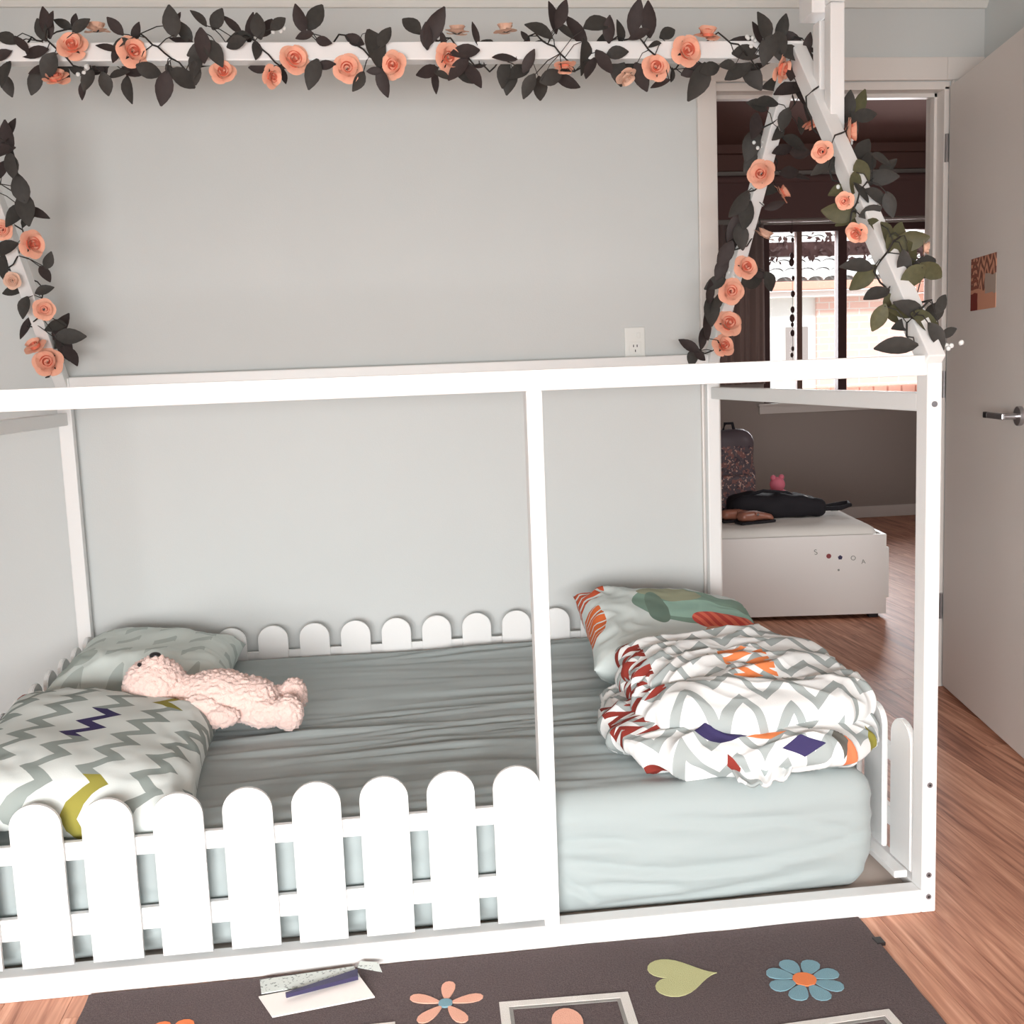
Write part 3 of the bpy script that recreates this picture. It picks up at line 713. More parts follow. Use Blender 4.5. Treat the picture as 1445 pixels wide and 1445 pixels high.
# folded sheet by the bed rail, its wedge shadow modelled as a strip
K = empty('folded_leaflet', (-1.27, -.09, .009), 0, 'white folded paper leaflet lying on the rug against the bed rail', 'paper')
V = [(-1.357, -.153, .0115), (-1.172, -.122, .0115), (-1.20, -.058, .016), (-1.389, -.085, .013)]
o = mesh('lower_page', V, [(0, 1, 2, 3)], M['paper'], K); md = o.modifiers.new('t', 'SOLIDIFY'); md.thickness = .003
V = [(-1.384, -.082, .0165), (-1.20, -.058, .0165), (-1.212, -.028, .022), (-1.392, -.036, .018)]
def speck(x, y, z):
    nt = X.nt; n = nt.nodes.new('ShaderNodeTexNoise'); n.inputs['Scale'].default_value = 160; tc = nt.nodes.new('ShaderNodeTexCoord')
    nt.links.new(tc.outputs['Object'], n.inputs['Vector']); return [(X(n.outputs['Fac']).gt(.6), (140, 146, 142))]
M['speck'] = pattern('speckled_grey_card', (196, 202, 197), speck, .6)
o = mesh('upper_page', V, [(0, 1, 2, 3)], M['speck'], K); md = o.modifiers.new('t', 'SOLIDIFY'); md.thickness = .002
V = [(-1.205, -.036, .024), (-1.158, -.054, .020), (-1.165, -.030, .026), (-1.20, -.022, .028)]
o = mesh('turned_corner', V, [(0, 1, 2, 3)], M['speck'], K); md = o.modifiers.new('t', 'SOLIDIFY'); md.thickness = .002
pn = MB(); pn.prism([(-1.337, -.104), (-1.335, -.110), (-1.203, -.072), (-1.205, -.046)], .008, Matrix.Translation((0, 0, .0185)))
tag(pn.obj('shadow_strip', M['navy'], None), 'wedge shadow on the white leaflet, modelled as a tapered navy blue strip', 'strip')
# ------------------------------------------------------------ leaf and rose pieces
def leaf_mesh(name, wd, curl, m):
    V = []; F = []; N = 6
    for i in range(N+1):
        t = i/N; ww = wd*math.sin(PI*min(1, t*.96+.02))**.8*(1-.25*t); z = curl*t*t
        V += [(t, -ww/2, z+.16*ww), (t, 0, z), (t, ww/2, z+.16*ww)]
    for i in range(N):
        a = i*3; F += [(a, a+3, a+4, a+1), (a+1, a+4, a+5, a+2)]
    me = bpy.data.meshes.new(name); me.from_pydata(V, [], F); me.materials.append(m)
    me.polygons.foreach_set('use_smooth', [True]*len(F)); return me
LM = [leaf_mesh('leaf', w_, c_, m) for w_, c_, m in ((.62, -.12, M['leaf']), (.52, .15, M['leaf2']), (.70, -.22, M['leaf']), (.58, .05, M['leaf2']))]
LO = [leaf_mesh('leaf', w_, c_, m) for w_, c_, m in ((.62, -.12, M['leaf3']), (.66, .12, M['leaf3']), (.6, -.2, M['leaf']), (.56, .05, M['leaf']))]
def petal_mesh(name, m, r, cup, wd):
    V = []; F = []; a, b = 5, 4
    for j in range(b+1):
        t = j/b
        for i in range(a+1):
            s = i/a-.5; ww = wd*(.45+.75*math.sin(PI*t*.62)); x = s*ww
            y = r*t*(1-.25*s*s*4*(t**2)); z = cup*t*t + .22*cup*(s*2)**2 - (.12*r if t > .9 else 0)
            V.append((x, y, z))
    for j in range(b):
        for i in range(a): q = j*(a+1)+i; F.append((q, q+1, q+a+2, q+a+1))
    me = bpy.data.meshes.new(name); me.from_pydata(V, [], F); me.materials.append(m)
    me.polygons.foreach_set('use_smooth', [True]*len(F)); return me
def bud_mesh(m):
    V = []; F = []; n = 60                      # rolled spiral bud
    for i in range(n+1):
        t = i/n; a = t*PI*5; r = .10+.42*t
        for k, z in ((0, .02), (1, .34-.10*t), (2, .50-.20*t)): V.append((r*math.cos(a)*(1+.06*k), r*math.sin(a)*(1+.06*k), z))
    for i in range(n):
        for k in (0, 1): q = i*3+k; F.append((q, q+3, q+4, q+1))
    me = bpy.data.meshes.new('rose'); me.from_pydata(V, [], F); me.materials.append(m)
    me.polygons.foreach_set('use_smooth', [True]*len(F)); return me
PET = {0: (petal_mesh('petal', M['peach'], 1.0, .16, .95), petal_mesh('petal', M['peach'], .74, .34, .8), bud_mesh(M['peachin'])),
       1: (petal_mesh('petal', M['pale'], 1.0, .16, .95), petal_mesh('petal', M['pale'], .74, .34, .8), bud_mesh(M['pale']))}
SEP = leaf_mesh('sepal', .3, .2, M['vine'])
LEAVES = {
 'ridge': [(-1.91,0.681,1.962,0.0423,150),(-1.885,0.678,1.95,0.0489,300),(-1.926,0.687,1.928,0.0458,200),(-1.921,0.678,1.891,0.0555,250),(-1.944,0.754,1.883,0.0403,280),(-1.823,0.683,1.991,0.0556,95),(-1.833,0.679,1.977,0.0457,110),(-1.808,0.665,1.996,0.0325,60),(-1.796,0.736,2.009,0.0367,150),(-1.747,0.665,1.983,0.0423,40),(-1.779,0.754,2.02,0.0303,80),(-1.846,0.685,1.932,0.0557,190),(-1.828,0.749,1.942,0.0639,10),(-1.818,0.661,1.902,0.0553,240),(-1.873,0.733,1.886,0.0501,250),(-1.843,0.68,1.894,0.0426,200),(-1.817,0.745,1.917,0.0471,300),(-1.667,0.683,1.986,0.0428,130),(-1.635,0.733,1.988,0.0403,60),(-1.655,0.665,1.949,0.036,200),(-1.682,0.663,1.933,0.0425,180),(-1.669,0.669,1.927,0.0361,250),(-1.78,0.755,1.914,0.0406,150),(-1.74,0.684,1.876,0.0429,240),(-1.769,0.748,1.869,0.0372,260),(-1.72,0.744,1.916,0.0472,100),(-1.703,0.681,1.867,0.0429,280),(-1.676,0.688,1.884,0.0398,20),(-1.656,0.749,1.909,0.0509,0),(-1.666,0.746,1.872,0.0509,265),(-1.606,0.676,1.892,0.0496,340),(-1.73,0.734,1.905,0.037,200),(-1.542,0.684,1.994,0.0563,95),(-1.542,0.757,2.025,0.0306,60),(-1.475,0.671,2.001,0.0396,130),(-1.447,0.736,2.018,0.044,60),(-1.525,0.752,1.971,0.0511,170),(-1.523,0.749,1.993,0.0476,120),(-1.474,0.663,1.948,0.066,270),(-1.451,0.665,1.932,0.0596,300),(-1.491,0.683,1.914,0.0566,250),(-1.476,0.672,1.935,0.0497,200),(-1.498,0.686,1.891,0.0434,270),(-1.569,0.681,1.858,0.0665,255),(-1.532,0.689,1.879,0.0567,330),(-1.555,0.688,1.892,0.0333,300),(-1.409,0.752,2.007,0.0478,140),(-1.391,0.731,1.98,0.0509,180),(-1.366,0.74,1.995,0.058,70),(-1.343,0.667,1.98,0.0498,100),(-1.334,0.756,2.004,0.0446,60),(-1.301,0.67,1.989,0.0399,40),(-1.352,0.681,1.94,0.0401,270),(-1.393,0.663,1.948,0.0431,190),(-1.247,0.734,2.017,0.0546,105),(-1.217,0.748,2.025,0.0619,60),(-1.234,0.68,1.968,0.0369,200),(-1.197,0.679,1.955,0.037,340),(-1.35,0.735,1.907,0.041,170),(-1.302,0.76,1.902,0.0381,280),(-1.292,0.687,1.898,0.0337,20),(-1.221,0.677,1.887,0.0606,250),(-1.196,0.687,1.902,0.0406,0),(-1.117,0.688,1.958,0.044,150),(-1.076,0.672,1.946,0.0742,290),(-1.053,0.672,1.957,0.0472,60),(-1.114,0.675,1.866,0.044,240),(-1.075,0.68,1.887,0.0305,180),(-1.06,0.686,1.869,0.0579,290),(-1.045,0.681,1.895,0.034,20),(-0.978,0.75,2.009,0.0522,130),(-0.936,0.676,1.979,0.078,60),(-0.949,0.677,1.959,0.0509,90),(-0.946,0.731,1.9,0.0556,200),(-0.934,0.743,1.883,0.0454,270),(-0.921,0.663,1.873,0.034,340),(-0.912,0.675,1.953,0.0306,100),(-0.833,0.689,1.967,0.0445,110),(-0.803,0.737,1.958,0.0489,60),(-0.854,0.667,1.925,0.0612,190),(-0.766,0.756,1.953,0.0353,30),(-0.758,0.68,1.91,0.0584,190),(-0.756,0.747,1.903,0.0529,250),(-0.863,0.678,1.885,0.0616,330),(-0.847,0.67,1.875,0.0581,300),(-0.872,0.668,1.891,0.0613,230),(-0.822,0.742,1.922,0.0421,10),(-0.702,0.736,1.976,0.0316,120),(-0.672,0.663,1.97,0.0615,155),(-0.643,0.68,2,0.0619,110),(-0.626,0.676,2.007,0.0584,70),(-0.617,0.681,1.98,0.0448,330),(-0.666,0.746,1.962,0.0458,210),(-0.709,0.666,1.898,0.048,60),(-0.717,0.74,1.901,0.0528,200),(-0.741,0.759,1.889,0.0532,250),(-0.706,0.664,1.851,0.0515,240),(-0.667,0.759,1.869,0.0498,280),(-0.655,0.684,1.869,0.0519,20),(-0.607,0.757,1.88,0.0606,340),(-0.614,0.667,1.881,0.0379,10),(-0.569,0.75,1.988,0.0708,130),(-0.541,0.664,1.987,0.0687,20),(-0.505,0.671,1.972,0.0518,90),(-0.567,0.676,1.924,0.0691,280),(-0.514,0.758,1.956,0.0642,60),(-0.526,0.666,1.905,0.0587,300),(-0.553,0.662,1.888,0.0551,250),(-0.492,0.672,1.923,0.045,10),(-0.472,0.733,1.907,0.0639,280),(-0.443,0.756,1.925,0.0537,0),(-0.427,0.688,1.877,0.063,290),(-0.439,0.685,2.001,0.0695,75),(-0.402,0.68,1.996,0.0695,95),(-0.427,0.667,1.966,0.045,200),(-0.34,0.757,1.993,0.043,30),(-0.465,0.731,1.985,0.0459,90),(-0.391,0.669,1.943,0.0278,180),(-0.374,0.675,1.852,0.042,200),(-0.33,0.748,1.888,0.0287,80),(-0.298,0.689,1.885,0.0528,20),(-0.281,0.667,1.862,0.077,250),(-0.26,0.663,1.881,0.0524,20),(-0.166,0.755,1.958,0.0723,20),(-0.161,0.687,1.926,0.0636,0),(-0.132,0.676,1.965,0.0492,130),(-0.114,0.666,1.975,0.0595,110),(-0.045,0.742,1.998,0.0541,70),(-0.025,0.756,1.98,0.0617,340),(-0.155,0.733,1.9,0.0611,200),(-0.206,0.663,1.891,0.0385,180),(-0.123,0.745,1.891,0.0615,300),(-0.105,0.742,1.907,0.0434,20),(-0.105,0.667,1.937,0.0597,250),(-0.079,0.671,1.947,0.0598,270),(-0.049,0.671,1.921,0.06,0),(0.008,0.743,1.95,0.0616,330),(-0.001,0.685,1.908,0.064,280),(-0.034,0.685,1.891,0.064,250),(0.001,0.68,1.941,0.0425,80),(-0.088,0.738,1.94,0.0433,180)],
 'back': [(-0.011,0.745,1.855,0.0801,200),(0.012,0.753,1.848,0.0804,300),(0.036,0.756,1.849,0.0549,20),(-0.019,0.823,1.884,0.0635,180),(-0.066,0.776,1.828,0.0625,180),(-0.088,0.781,1.821,0.0479,160),(0.068,0.869,1.831,0.0687,280),(0.081,0.83,1.849,0.0565,330),(-0.017,0.788,1.795,0.0482,250),(-0.011,0.845,1.772,0.0492,230),(-0.091,0.813,1.784,0.0671,250),(-0.059,0.922,1.761,0.0698,250),(-0.025,0.943,1.746,0.0587,300),(0.029,0.857,1.746,0.0648,340),(0.003,0.856,1.724,0.0571,200),(0.047,0.868,1.721,0.0575,0),(-0.055,0.945,1.718,0.0509,240),(0.036,0.917,1.674,0.0585,10),(0.069,0.925,1.665,0.047,340),(0.017,1.005,1.645,0.0562,180),(-0.079,0.966,1.608,0.0713,240),(-0.046,1.006,1.584,0.0683,260),(-0.052,1.081,1.565,0.0741,250),(-0.058,1.126,1.531,0.0753,260),(-0.05,1.057,1.532,0.0614,280),(-0.088,1.069,1.484,0.0699,240),(-0.083,1.122,1.449,0.0628,250),(0.032,1.216,1.413,0.0736,0),(0.059,1.215,1.434,0.0476,330),(0.074,1.165,1.408,0.0555,300),(-0.11,1.177,1.372,0.064,100),(-0.087,1.23,1.333,0.0739,280),(-0.08,1.188,1.351,0.0558,250),(-0.093,1.273,1.27,0.075,110),(-0.1,1.288,1.249,0.0576,260),(-0.122,1.333,1.218,0.0629,150),(-0.089,1.423,1.193,0.0508,250),(-0.093,1.353,1.196,0.0453,320),(-0.088,1.16,1.405,0.0552,200),(0.04,0.826,1.776,0.0377,100),(0.022,0.99,1.6,0.0481,20)],
 'front': [(0.057,0.575,1.762,0.062,90),(0.084,0.575,1.77,0.0586,60),(0.053,0.487,1.725,0.0567,10),(0.029,0.474,1.714,0.0498,300),(-0.001,0.505,1.676,0.047,20),(-0.058,0.431,1.603,0.049,200),(-0.041,0.431,1.61,0.0458,300),(0.044,0.468,1.64,0.0599,50),(0.045,0.432,1.612,0.0624,20),(0.046,0.38,1.607,0.0547,340),(-0.009,0.351,1.579,0.054,280),(0.058,0.404,1.572,0.0619,0),(0.086,0.428,1.592,0.0493,40),(-0.035,0.33,1.553,0.0472,250),(-0.042,0.39,1.543,0.042,200),(-0.04,0.293,1.524,0.0466,300),(-0.006,0.287,1.514,0.0528,330),(0.02,0.274,1.497,0.0464,280),(-0.065,0.319,1.483,0.066,170),(-0.034,0.332,1.476,0.0601,200),(-0.031,0.268,1.474,0.0462,20),(-0.028,0.239,1.44,0.0549,330),(-0.023,0.199,1.42,0.0631,310),(-0.011,0.185,1.389,0.0658,290),(-0.009,0.149,1.356,0.0531,280),(0.019,0.189,1.403,0.06,10),(0.007,0.213,1.414,0.0545,60),(0.024,0.182,1.38,0.0539,300),(-0.098,0.156,1.351,0.056,170),(-0.077,0.184,1.335,0.0598,220),(0.056,0.197,1.347,0.0726,20),(0.048,0.147,1.339,0.0533,330),(0.001,0.12,1.327,0.0584,220),(-0.086,0.099,1.289,0.0577,200),(-0.036,0.155,1.27,0.0594,300),(-0.109,0.044,1.244,0.0479,250),(-0.051,0.062,1.25,0.0541,180),(-0.034,0.051,1.249,0.0624,150),(-0.021,0.047,1.227,0.0709,330),(-0.022,0.089,1.222,0.0636,190),(0.04,0.12,1.243,0.0588,40),(0.029,0.072,1.259,0.0431,50),(-0.098,-0.019,1.179,0.0687,185),(-0.028,0.076,1.193,0.0432,90),(-0.01,0.011,1.204,0.0503,300),(0.05,0.081,1.205,0.0348,20)],
 'left': [(-1.994,0.887,1.778,0.0709,90),(-1.999,0.858,1.747,0.0632,200),(-1.985,0.876,1.733,0.0531,260),(-1.989,0.936,1.666,0.0616,100),(-1.985,0.941,1.631,0.0728,280),(-2.014,0.973,1.619,0.0625,220),(-1.981,0.98,1.619,0.0628,330),(-2.069,1.036,1.538,0.064,200),(-2.122,1.16,1.505,0.0667,250),(-1.973,1.054,1.5,0.0419,60),(-1.992,1.076,1.475,0.0461,300),(-2.111,1.195,1.44,0.0478,180),(-2.073,1.151,1.397,0.0512,250),(-2.019,1.14,1.433,0.0432,20),(-2.11,1.287,1.347,0.0618,250),(-2.021,1.284,1.333,0.0743,60),(-1.988,1.227,1.31,0.0691,0),(-2.031,1.328,1.294,0.0754,280),(-1.999,1.273,1.261,0.0619,300),(-2.012,1.221,1.34,0.0567,180),(-1.987,0.865,1.723,0.0529,270),(-2.013,1.052,1.612,0.0567,60),(-1.995,0.896,1.797,0.0604,60),(-2.012,0.87,1.707,0.0529,250),(-2.037,1.329,1.305,0.0628,200)],
}
ROSES = {
 'ridge': [(-1.768,0.675,1.943,0.0327,0,25,0),(-1.635,0.675,1.931,0.033,35,0,0),(-1.809,0.675,1.871,0.0279,-10,50,0),(-1.717,0.705,1.988,0.0265,0,80,1),(-1.432,0.675,1.883,0.0283,0,20,0),(-1.321,0.675,1.874,0.0251,50,-20,0),(-1.266,0.675,1.911,0.0335,20,10,0),(-1.142,0.675,1.891,0.0321,0,0,0),(-1.031,0.675,1.898,0.0305,-30,-5,0),(-0.903,0.675,1.914,0.0324,25,-5,0),(-0.874,0.705,1.982,0.0258,0,80,1),(-0.756,0.705,1.986,0.0259,0,85,1),(-0.617,0.675,1.895,0.0242,0,-80,0),(-0.466,0.675,1.869,0.0244,40,-60,1),(-0.391,0.675,1.889,0.0314,0,10,0),(-0.312,0.675,1.928,0.0349,10,0,0),(-0.259,0.675,1.965,0.0297,0,60,0),(-0.071,0.675,1.885,0.0301,50,-20,0)],
 'back': [(-0.037,0.913,1.674,0.035,-40,0,0),(0.037,0.958,1.626,0.0277,60,30,0),(0.017,1.048,1.523,0.0307,50,60,1),(-0.014,1.12,1.443,0.0336,10,10,0),(-0.041,1.179,1.378,0.0364,0,0,0),(-0.022,1.261,1.285,0.0396,0,20,0),(-0.02,1.32,1.219,0.0337,10,20,0),(0.063,0.81,1.788,0.0244,60,-60,0)],
 'front': [(-0.08,0.396,1.629,0.0225,-40,0,0),(0.002,0.444,1.682,0.0295,70,0,0),(-0.076,0.285,1.503,0.0186,-40,-20,0),(-0.08,0.216,1.426,0.0226,-60,-30,0),(0.053,0.182,1.387,0.018,60,0,1)],
 'left': [(-2.064,0.999,1.579,0.0241,0,0,0),(-2.003,1.03,1.545,0.0339,50,0,0),(-2.085,1.106,1.459,0.0213,0,0,1),(-2.029,1.172,1.384,0.0278,20,0,0),(-2.089,1.265,1.284,0.0308,-30,50,0),(-2.069,1.303,1.241,0.0395,0,10,0)],
}

def xform(o, parent, Mx):
    COL.objects.link(o); o.parent = parent; o.matrix_local = Mx
def garland(key, origin, path, label, olive=False, group=None):
    g = empty('flower_garland', origin, 0, label, 'garland', group)
    inv = Matrix.Translation(-Vector(origin)); rnd = random.Random(len(path) + len(key))
    P = [Vector(p) for p in path]
    v = MB(); v.tube(P, .0022, 5)
    for (x, y, z, L, a) in LEAVES[key]:
        c = Vector((x, y, z)); a = math.radians(a); tip = Vector((math.cos(a), rnd.uniform(-.45, .45), math.sin(a))).normalized()
        base = c-tip*L*.5
        nrm = Vector((rnd.uniform(-.7, .7), -1, rnd.uniform(-.3, .8))); nrm = (nrm-tip*nrm.dot(tip)).normalized(); s = nrm.cross(tip)
        L2 = L*1.24
        W = Matrix((tip*L2, s*L2, nrm*L2)).transposed().to_4x4(); W.translation = base
        me = rnd.choice(LO if olive and z < 1.85 else LM)
        xform(bpy.data.objects.new('leaf', me), g, inv @ W)
        near = min(P, key=lambda q: (q-base).length)
        if (near-base).length < .12: v.tube([near, (near+base)/2+Vector((0, -.004, .006)), base+tip*L*.1], .0012, 4)
    v.obj('vine', M['vine'], g)
    for (x, y, z, r, ya, pi, tone) in ROSES[key]:
        r *= 1.08
        ya = math.radians(ya); pi = math.radians(pi); tone = int(tone)
        f = Vector((math.sin(ya)*math.cos(pi), -math.cos(ya)*math.cos(pi), math.sin(pi)))
        q = f.to_track_quat('Z', 'Y').to_matrix().to_4x4()
        W = Matrix.Translation((x, y, z)) @ q @ Matrix.Rotation(rnd.uniform(0, 6), 4, 'Z') @ Matrix.Diagonal((r, r, r, 1))
        po, pi_, bud = PET[tone]
        ro = bpy.data.objects.new('rose', bud); xform(ro, g, inv @ W)
        for k in range(5):
            xform(bpy.data.objects.new('petal', po), ro, Matrix.Rotation(2*PI*k/5, 4, 'Z') @ Matrix.Rotation(rnd.uniform(-.1, .3), 4, 'X') @ Matrix.Translation((0, .08, -.12)))
        for k in range(5):
            xform(bpy.data.objects.new('petal', pi_), ro, Matrix.Rotation(2*PI*(k+.5)/5, 4, 'Z') @ Matrix.Rotation(rnd.uniform(.3, .55), 4, 'X') @ Matrix.Translation((0, .12, -.04)))
        for k in range(4):
            xform(bpy.data.objects.new('sepal', SEP), ro, Matrix.Translation((0, 0, -.16)) @ Matrix.Rotation(PI/2*k, 4, 'Z') @ Matrix.Scale(.7, 4))
    return g, v
def helix(p, q, r, turns, n):
    p, q = Vector(p), Vector(q); d = (q-p).normalized(); a = d.cross(Vector((0, 1, .01))).normalized() if abs(d.y) < .9 else Vector((1, 0, 0)); b = d.cross(a)
    return [p.lerp(q, i/n)+(a*math.cos(2*PI*turns*i/n)+b*math.sin(2*PI*turns*i/n))*r*(1+.25*math.sin(i*1.7)) for i in range(n+1)]
garland('ridge', (-1.05, .71, 1.94), helix((XL, .712, 1.936), (-.0, .712, 1.936), .036, 9, 150), 'long garland of peach roses and dark leaves wound along the ridge beam')
garland('back', (-.02, 1.07, 1.55), helix((-.02, D1, 1.2), (-.02, .735, 1.93), .033, 5, 60), 'rose garland on the far right rafter nearest the wall and doorway')
garland('front', (-.02, .36, 1.55), helix((-.02, .04, 1.2), (-.02, .68, 1.90), .035, 5, 60), 'leafy olive garland with few roses on the near right rafter', True)
garland('left', (XL+.02, 1.07, 1.55), helix((XL+.02, D1, 1.2), (XL+.02, .735, 1.93), .033, 5, 60), 'rose garland on the left rafter at the left edge of the photo')
bm0 = None; rb = random.Random(5); gs_ = {k: o for k, o in zip(('ridge', 'back', 'front', 'left'), [o for o in COL.objects if o.name.startswith('flower_garland')])}
for key, pos in (('back', [(-.03, 1.18, 1.42), (.0, 1.05, 1.62), (-.05, .9, 1.75)]), ('front', [(.02, .45, 1.66), (-.03, .40, 1.56), (.05, .05, 1.17), (.02, .33, 1.50)]), ('ridge', [(-1.75, .68, 1.90), (-1.3, .68, 1.985), (-.15, .67, 1.95)])):
    for p in pos:                      # small white filler blossoms among the leaves
        b = MB()
        for k in range(5):
            c = Vector(p)+Vector((rb.uniform(-.016, .016), rb.uniform(-.01, .01), rb.uniform(-.016, .016)))
            b.sph(c, .0055, 4, (1, .7, 1))
        b.obj('filler_blossom', M['blossom'], gs_[key], True, True)

# ------------------------------------------------------------ far room furniture
fb_ = empty('storage_bed', (1.106, 2.512, 0), math.radians(180-8.3), 'white low bed with a solid side panel seen through the doorway', 'bed')
# local +x runs left along the panel, local -y goes away from the doorway
BL = 1.72
MB().box((0, -.018, .02), (BL-.62, 0, .383), .002).obj('side_panel', M['panel'], fb_, False)
MB().box((-.018, -.16, .09), (-.0, -.02, .32), .003).obj('end_bracket', M['panel'], fb_, False)
MB().box((0, -.95, .02), (.018, -.018, .383), .002).obj('end_panel', M['panel'], fb_, False)
MB().box((.018, -.95, .02), (BL-.62, -.932, .383), .002).obj('side_panel', M['panel'], fb_, False)
MB().box((.018, -.932, .22), (BL-.62, -.018, .24), .002).obj('bed_base', M['ply'], fb_, False)
for a in (.03, BL-.68): MB().box((a, -.06, 0), (a+.04, -.02, .02), .001).obj('foot', M['dark'], fb_, False)
# stickers: a row of small letters on the panel
def sticker(txt, x, z, size, m, rot=0):
    cu = bpy.data.curves.new('sticker', 'FONT'); cu.body = txt; cu.size = size; cu.extrude = .0006; cu.align_x = 'CENTER'
    o = bpy.data.objects.new('letter_sticker', cu); COL.objects.link(o); cu.materials.append(m)
    dg = bpy.context.evaluated_depsgraph_get(); me = bpy.data.meshes.new_from_object(o.evaluated_get(dg)); bpy.data.objects.remove(o)
    o = link('letter_sticker', me, m, None); o.parent = fb_
    o.matrix_local = Matrix.Translation((x, .001, z)) @ Matrix.Rotation(PI, 4, 'Z') @ Matrix.Rotation(PI/2, 4, 'X') @ Matrix.Rotation(rot, 4, 'Z')
sticker('S', .313, .300, .034, M['steelgrey'], .2); sticker('O', .153, .270, .03, M['steelgrey'], -.5); sticker('A', .102, .252, .028, M['steelgrey'], .1)
MB().cyl((.206, 0, .283), (.206, .0012, .283), .011, n=5).obj('star_sticker', M['navy'], fb_, False)
MB().cyl((.257, -.0, .291), (.257, .0012, .291), .011, n=14).obj('dot_sticker', newmat('red_sticker', (140, 70, 72), .5), fb_, False)
MB().cyl((.213, -.0, .226), (.213, .0012, .226), .005, n=10).obj('dot_sticker', M['steelgrey'], fb_, False)
M['fsheet'] = newmat('white_quilted_sheet', (226, 222, 216), .85, .1, (60, .25))
fm = soft_box('mattress', (.022, -.925, .245), (BL-.64, -.03, .42), .05, .03, M['fsheet'], lambda p, n: n*.004*noise.noise(p*9), None)
fm.matrix_world = Matrix.Translation((1.106, 2.512, 0)) @ Matrix.Rotation(math.radians(180-8.3), 4, 'Z')
tag(fm, 'white mattress on the low bed in the far room', 'mattress')
TOP = .422
# black bag with a looped strap
bg = empty('black_bag', (.80, 2.98, TOP), math.radians(-6), 'flat black bag with a looped strap on the far room bed', 'bag')
soft_box('bag_body', (-.26, -.10, .0), (.19, .10, .115), .045, .014, M['black'], lambda p, n: n*.012*noise.noise(p*14)+Vector((0, 0, -.10*max(0, p.x+.02)*min(1, p.z*14)*1.4)), bg, False)
MB().tube([(.14, -.02, .03), (.20, -.05, .034), (.27, -.055, .035), (.32, -.03, .045), (.325, .02, .05), (.28, .05, .04), (.21, .04, .03), (.15, .03, .03)], .011, 8).obj('strap', M['black'], bg, False, True)
MB().box((.24, .0, .012), (.275, .03, .03), .004).obj('buckle', M['steelgrey'], bg, False)
MB().tube([(-.2, -.06, .11), (-.1, -.03, .13), (.02, -.02, .115), (.08, -.05, .08)], .008, 8).obj('handle', M['black'], bg, False, True)
MB().box((.0, -.05, .102), (.10, -.015, .109), .002, Matrix.Rotation(.12, 4, 'Y')).obj('label_patch', M['paper'], bg, False)
# shiny brown shoes
M['copper'] = newmat('copper_brown_leather', (150, 98, 80), .3, .6)
def shoe(x, y, rz, lab):
    s = empty('shoe', (x, y, TOP), rz, lab, 'shoe', 'brown shoes on the far bed')
    soft_box('upper', (-.09, -.032, .012), (.09, .032, .058), .022, .009, M['copper'], lambda p, n: Vector((0, 0, -.25*max(0, p.x)*(p.z > .03)))+n*.002*noise.noise(p*40), s, False)
    MB().box((-.092, -.034, 0), (.092, .034, .012), .004).obj('sole', M['black'], s, False)
    MB().box((-.02, -.035, .03), (.0, .035, .056), .003).obj('buckle_strap', M['copper'], s, False)
    MB().sph((-.01, -.036, .044), .007, 6).obj('stud', M['chrome'], s, False)
shoe(.60, 2.80, .25, 'shiny brown shoe lying nearest the edge of the far room bed'); shoe(.55, 2.88, .05, 'shiny brown shoe behind the nearer one on the far room bed')
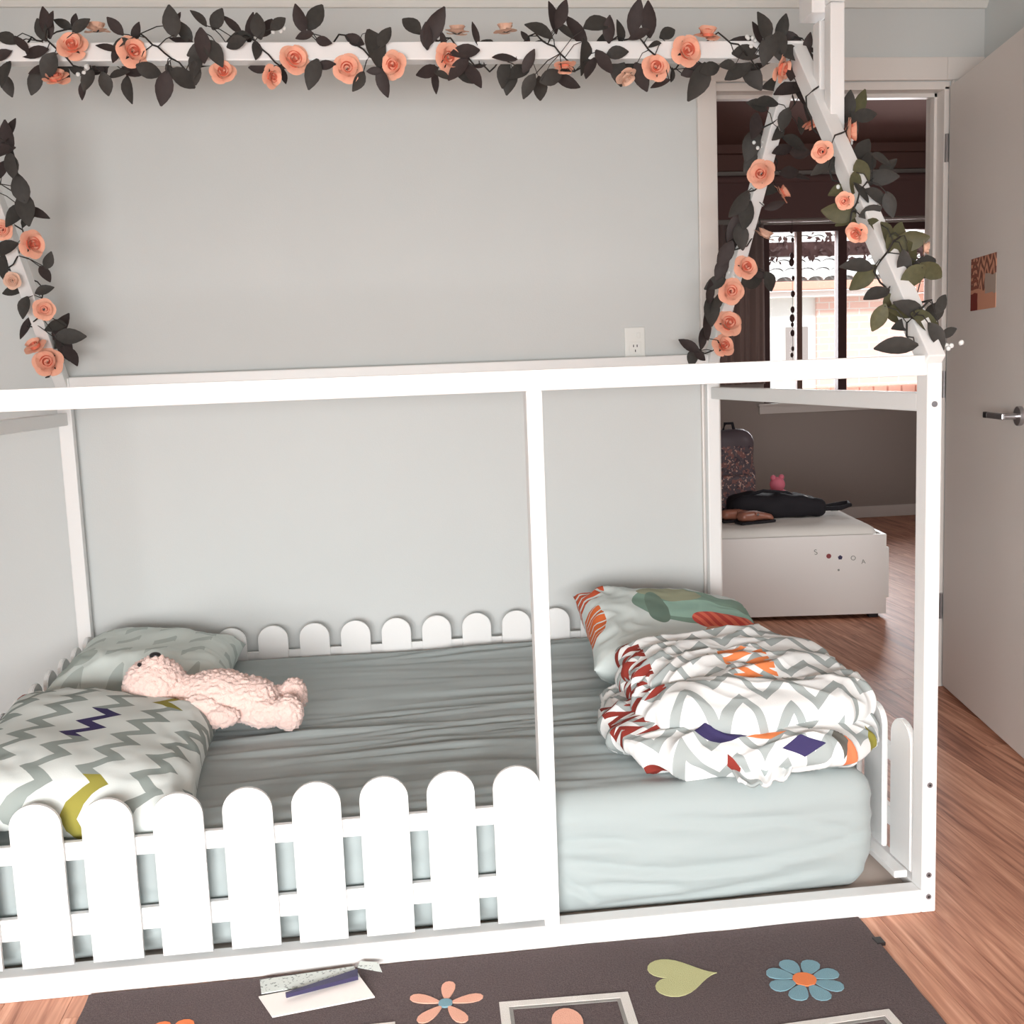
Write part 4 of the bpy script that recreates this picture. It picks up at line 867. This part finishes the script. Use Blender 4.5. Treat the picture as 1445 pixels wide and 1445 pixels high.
# mottled upright backpack, white pompom on it
def mott(x, y, z):
    nt = X.nt; tc = nt.nodes.new('ShaderNodeTexCoord'); L = []
    for s, th, c in ((38, .55, (120, 84, 80)), (70, .62, (176, 140, 128)), (50, .63, (70, 60, 66))):
        n = nt.nodes.new('ShaderNodeTexNoise'); n.inputs['Scale'].default_value = s; nt.links.new(tc.outputs['Object'], n.inputs['Vector']); L.append((X(n.outputs['Fac']).gt(th)*z.lt(.34), c))
    return L
M['mott'] = pattern('mottled_sequins', (84, 74, 78), mott, .4)
bp_ = empty('backpack', (.60, 3.18, TOP), .1, 'mottled brown backpack standing at the left end of the far bed', 'backpack')
soft_box('pack_body', (-.13, -.07, .0), (.13, .07, .42), .065, .02, M['mott'], lambda p, n: n*.012*noise.noise(p*8)+Vector((-.35*p.x*max(0, p.z-.2), 0, 0)), bp_, False)
soft_box('front_pocket', (-.10, -.11, .02), (.10, -.06, .2), .024, .012, M['mott'], None, bp_, False)
MB().tube([(-.03, .0, .41), (-.02, 0, .45), (.02, 0, .45), (.03, 0, .41)], .008, 8).obj('grab_loop', M['black'], bp_, False, True)
MB().sph((.05, -.125, .075), .03, 10).obj('pompom', M['plushg'], bp_, False, True)
M['pinkt'] = newmat('pink_toy', (206, 112, 128), .8, .1, (80, .3), vary=.15)
M['pinkl'] = newmat('light_pink_toy', (226, 178, 178), .8, .1, vary=.1)
def toy(x, y, s, m, lab):
    t = empty('soft_toy', (x, y, TOP), .3, lab, 'soft toy', None)
    MB().sph((0, 0, .035*s), .038*s, 8, (1.2, .9, .9)).sph((.045*s, 0, .03*s), .018*s, 6).sph((-.04*s, -.02, .02*s), .02*s, 6, (1.2, .9, .9)).obj('body', m, t, False, True)
    MB().sph((.0, -.01, .08*s), .027*s, 8).obj('head', m, t, False, True)
    for k in (-1, 1): MB().sph((.018*k*s, -.01, .105*s), .010*s, 6).obj('ear', m, t, False, True)
toy(.74, 3.33, 1.5, M['pinkl'], 'pale pink soft toy beside the backpack on the far bed'); toy(.90, 3.33, 1.45, M['pinkt'], 'bright pink soft toy behind the black bag on the far bed')
# leaves climbing on the pergola beam outside
r = random.Random(9); V = []; F = []
for k in range(420):
    c = Vector((r.uniform(1.4, 4.5), r.uniform(6.5, 6.56), r.gauss(2.08, .06))); s = r.uniform(.02, .04); a = r.uniform(0, 6.3)
    t = Vector((math.cos(a), r.uniform(-.5, .5), math.sin(a)))*s; b = Vector((-math.sin(a), r.uniform(-.5, .5), math.cos(a)))*s*.5
    q = len(V); V += [c-t, c+b, c+t, c-b]; F += [(q, q+1, q+2), (q, q+2, q+3)]
tag(mesh('climber_leaves', V, F, M['brownframe'], be), kind='stuff')
